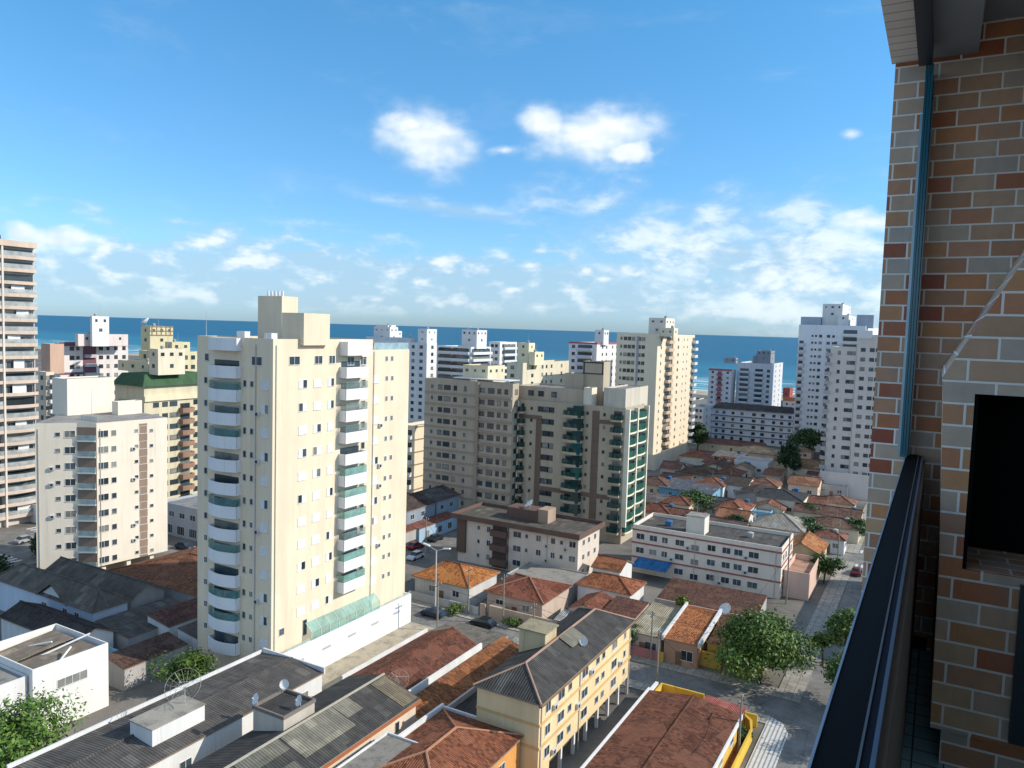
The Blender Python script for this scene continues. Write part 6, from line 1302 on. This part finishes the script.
# railing
rail = thing('balcony_railing', 'dark balcony railing with glossy black cap and pale metal edges', 'railing', (-.07, 1.5, 46.5))
class _Rl: location = Vector((-.07, 1.5, 46.5))
MB().box(-.110, -.030, -3.0, 4.149, 46.5, 47.425).build('parapet', plain((0.24, 0.20, 0.17), .7, .2, 0., 'parapet_brown'), rail, _Rl)
MB().box(-.1115, -.062, -3.0, 4.148, 47.427, 47.45).build('cap', plain((0.006, 0.007, 0.009), .6, .08, 0., 'black_granite'), rail, _Rl)
MB().box(-.058, -.047, -3.0, 4.148, 47.427, 47.447).build('cap_groove', plain((0.012, 0.018, 0.035), .6, .15, 0., 'dark_blue_metal'), rail, _Rl)
e_ = MB(); e_.box(-.1155, -.1118, -3, 4.147, 47.42, 47.453); e_.build('edge_trim', plain((0.45, 0.55, 0.66), .5, .4, 0.3, 'edge_metal'), rail, _Rl)
e_ = MB(); e_.box(-.0617, -.0583, -3, 4.147, 47.44, 47.452); e_.build('edge_trim', plain((0.20, 0.21, 0.23), .4, .4, 0.5, 'inner_edge_metal'), rail, _Rl)
e_ = MB(); e_.box(-.0467, -.0405, -3, 4.147, 47.427, 47.452); e_.build('edge_trim', plain((0.16, 0.22, 0.30), .35, .5, 0.5, 'blue_edge_metal'), rail, _Rl)
# folding glass curtain: stacked panes and tracks
gc_ = thing('glass_curtain', 'stacked teal-edged glass panes with vertical profile where railing meets the brick wall', 'glass curtain', (-.13, 4.1, 47.45))
class _Gc: location = Vector((-.13, 4.1, 47.45))
teal = plain((0.015, 0.14, 0.20), .15, .5, 0., 'teal_glass_edge')
MB().box(-.150, -.138, 4.06, 4.147, 47.455, 49.05).build('side_profile', plain((0.34, 0.48, 0.56), .3, .5, .4, 'pale_profile'), gc_, _Gc)
for k in range(3): MB().box(-.136+k*.011, -.127+k*.011, 3.98, 4.146, 47.455, 49.25).build('glass_pane', teal, gc_, _Gc)
MB().box(-.103, -.099, 4.05, 4.147, 47.455, 49.2).build('side_profile', plain((0.30, 0.36, 0.40), .3, .5, .4, 'grey_profile'), gc_, _Gc)
MB().box(-.165, -.11, -1.0, 3.97, 49.24, 49.32).build('top_track', plain((0.01, 0.018, 0.03), .4, .4, 0., 'track_black'), gc_, _Gc)
MB().box(-.122, -.108, 4.0, 4.14, 49.02, 49.235).build('hinge', M_alu, gc_, _Gc)
# barbecue
bq = thing('barbecue', 'built-in brick barbecue with sloping hood and black firebox opening', 'barbecue', (.05, 3.0, 46.5))
class _B: location = Vector((.05, 3.0, 46.5))
V0, V1 = 3.0, 4.149
def bpart(n_, mb, mt): return mb.build(n_, mt, bq, _B)
def zx(px, py): p = PV(px, py, V0); return p.x, p.z
(lx, lz), (hx, hz), (sx_, sz_) = zx(930, 727), zx(942, 378), zx(1024, 282)
fx0, fz1 = zx(975, 394); _, fz0 = zx(968, 570); EX = .88
def quadx(mb, pts, y0, y1): mb.hexa([(x, y0, z) for x, z in pts[:2]]+[(x, y1, z) for x, z in reversed(pts[:2])], [(pts[3][0], y0, pts[3][1]), (pts[2][0], y0, pts[2][1]), (pts[2][0], y1, pts[2][1]), (pts[3][0], y1, pts[3][1])])
mb = MB(); xb = lx-.004
quadx(mb, [(lx, lz), (fx0, lz), (fx0, fz0), (lx-.008, fz0)], V0, V1)
quadx(mb, [(lx-.008, fz0+.0002), (fx0, fz0+.0002), (fx0, fz1), (hx+.006, fz1)], V0, V1)
quadx(mb, [(hx+.006, fz1+.0002), (EX, fz1+.0002), (EX, hz), (hx, hz)], V0, V1)
sl_ = (sz_-hz)/(sx_-hx); tx = hx+(49.3-hz)/sl_
quadx(mb, [(hx, hz+.0002), (EX, hz+.0002), (EX, 49.44), (min(tx, EX-.05), 49.44)], V0, V1)
quadx(mb, [(fx0+.0005, lz), (EX, lz), (EX, fz0), (fx0+.0005, fz0)], V0, V1)
bpart('brick_body', mb, MBR)
black = plain((0.006, 0.006, 0.007), .9, .1, 0., 'firebox_black')  # near-black colour for the back and side of the opening
bpart('firebox', MB().box(fx0+.001, EX, V0+.35, V1, fz0+.0005, fz1-.0005), black)
bpart('firebox_lining', MB().box(fx0+.0012, fx0+.012, V0+.004, V0+.349, fz0+.001, fz1-.001), black)
bpart('base', MB().box(.085, EX, V0+.04, V1, 46.5, lz-.001), MBR)
cx_ = PV(1015, 650, V0).x
bpart('cabinet_door', MB().box(cx_, EX, V0-.02, V0-.002, lz+.02, fz0-.02), plain((0.02, 0.035, 0.045), .35, .4, 0., 'cabinet_dark'))
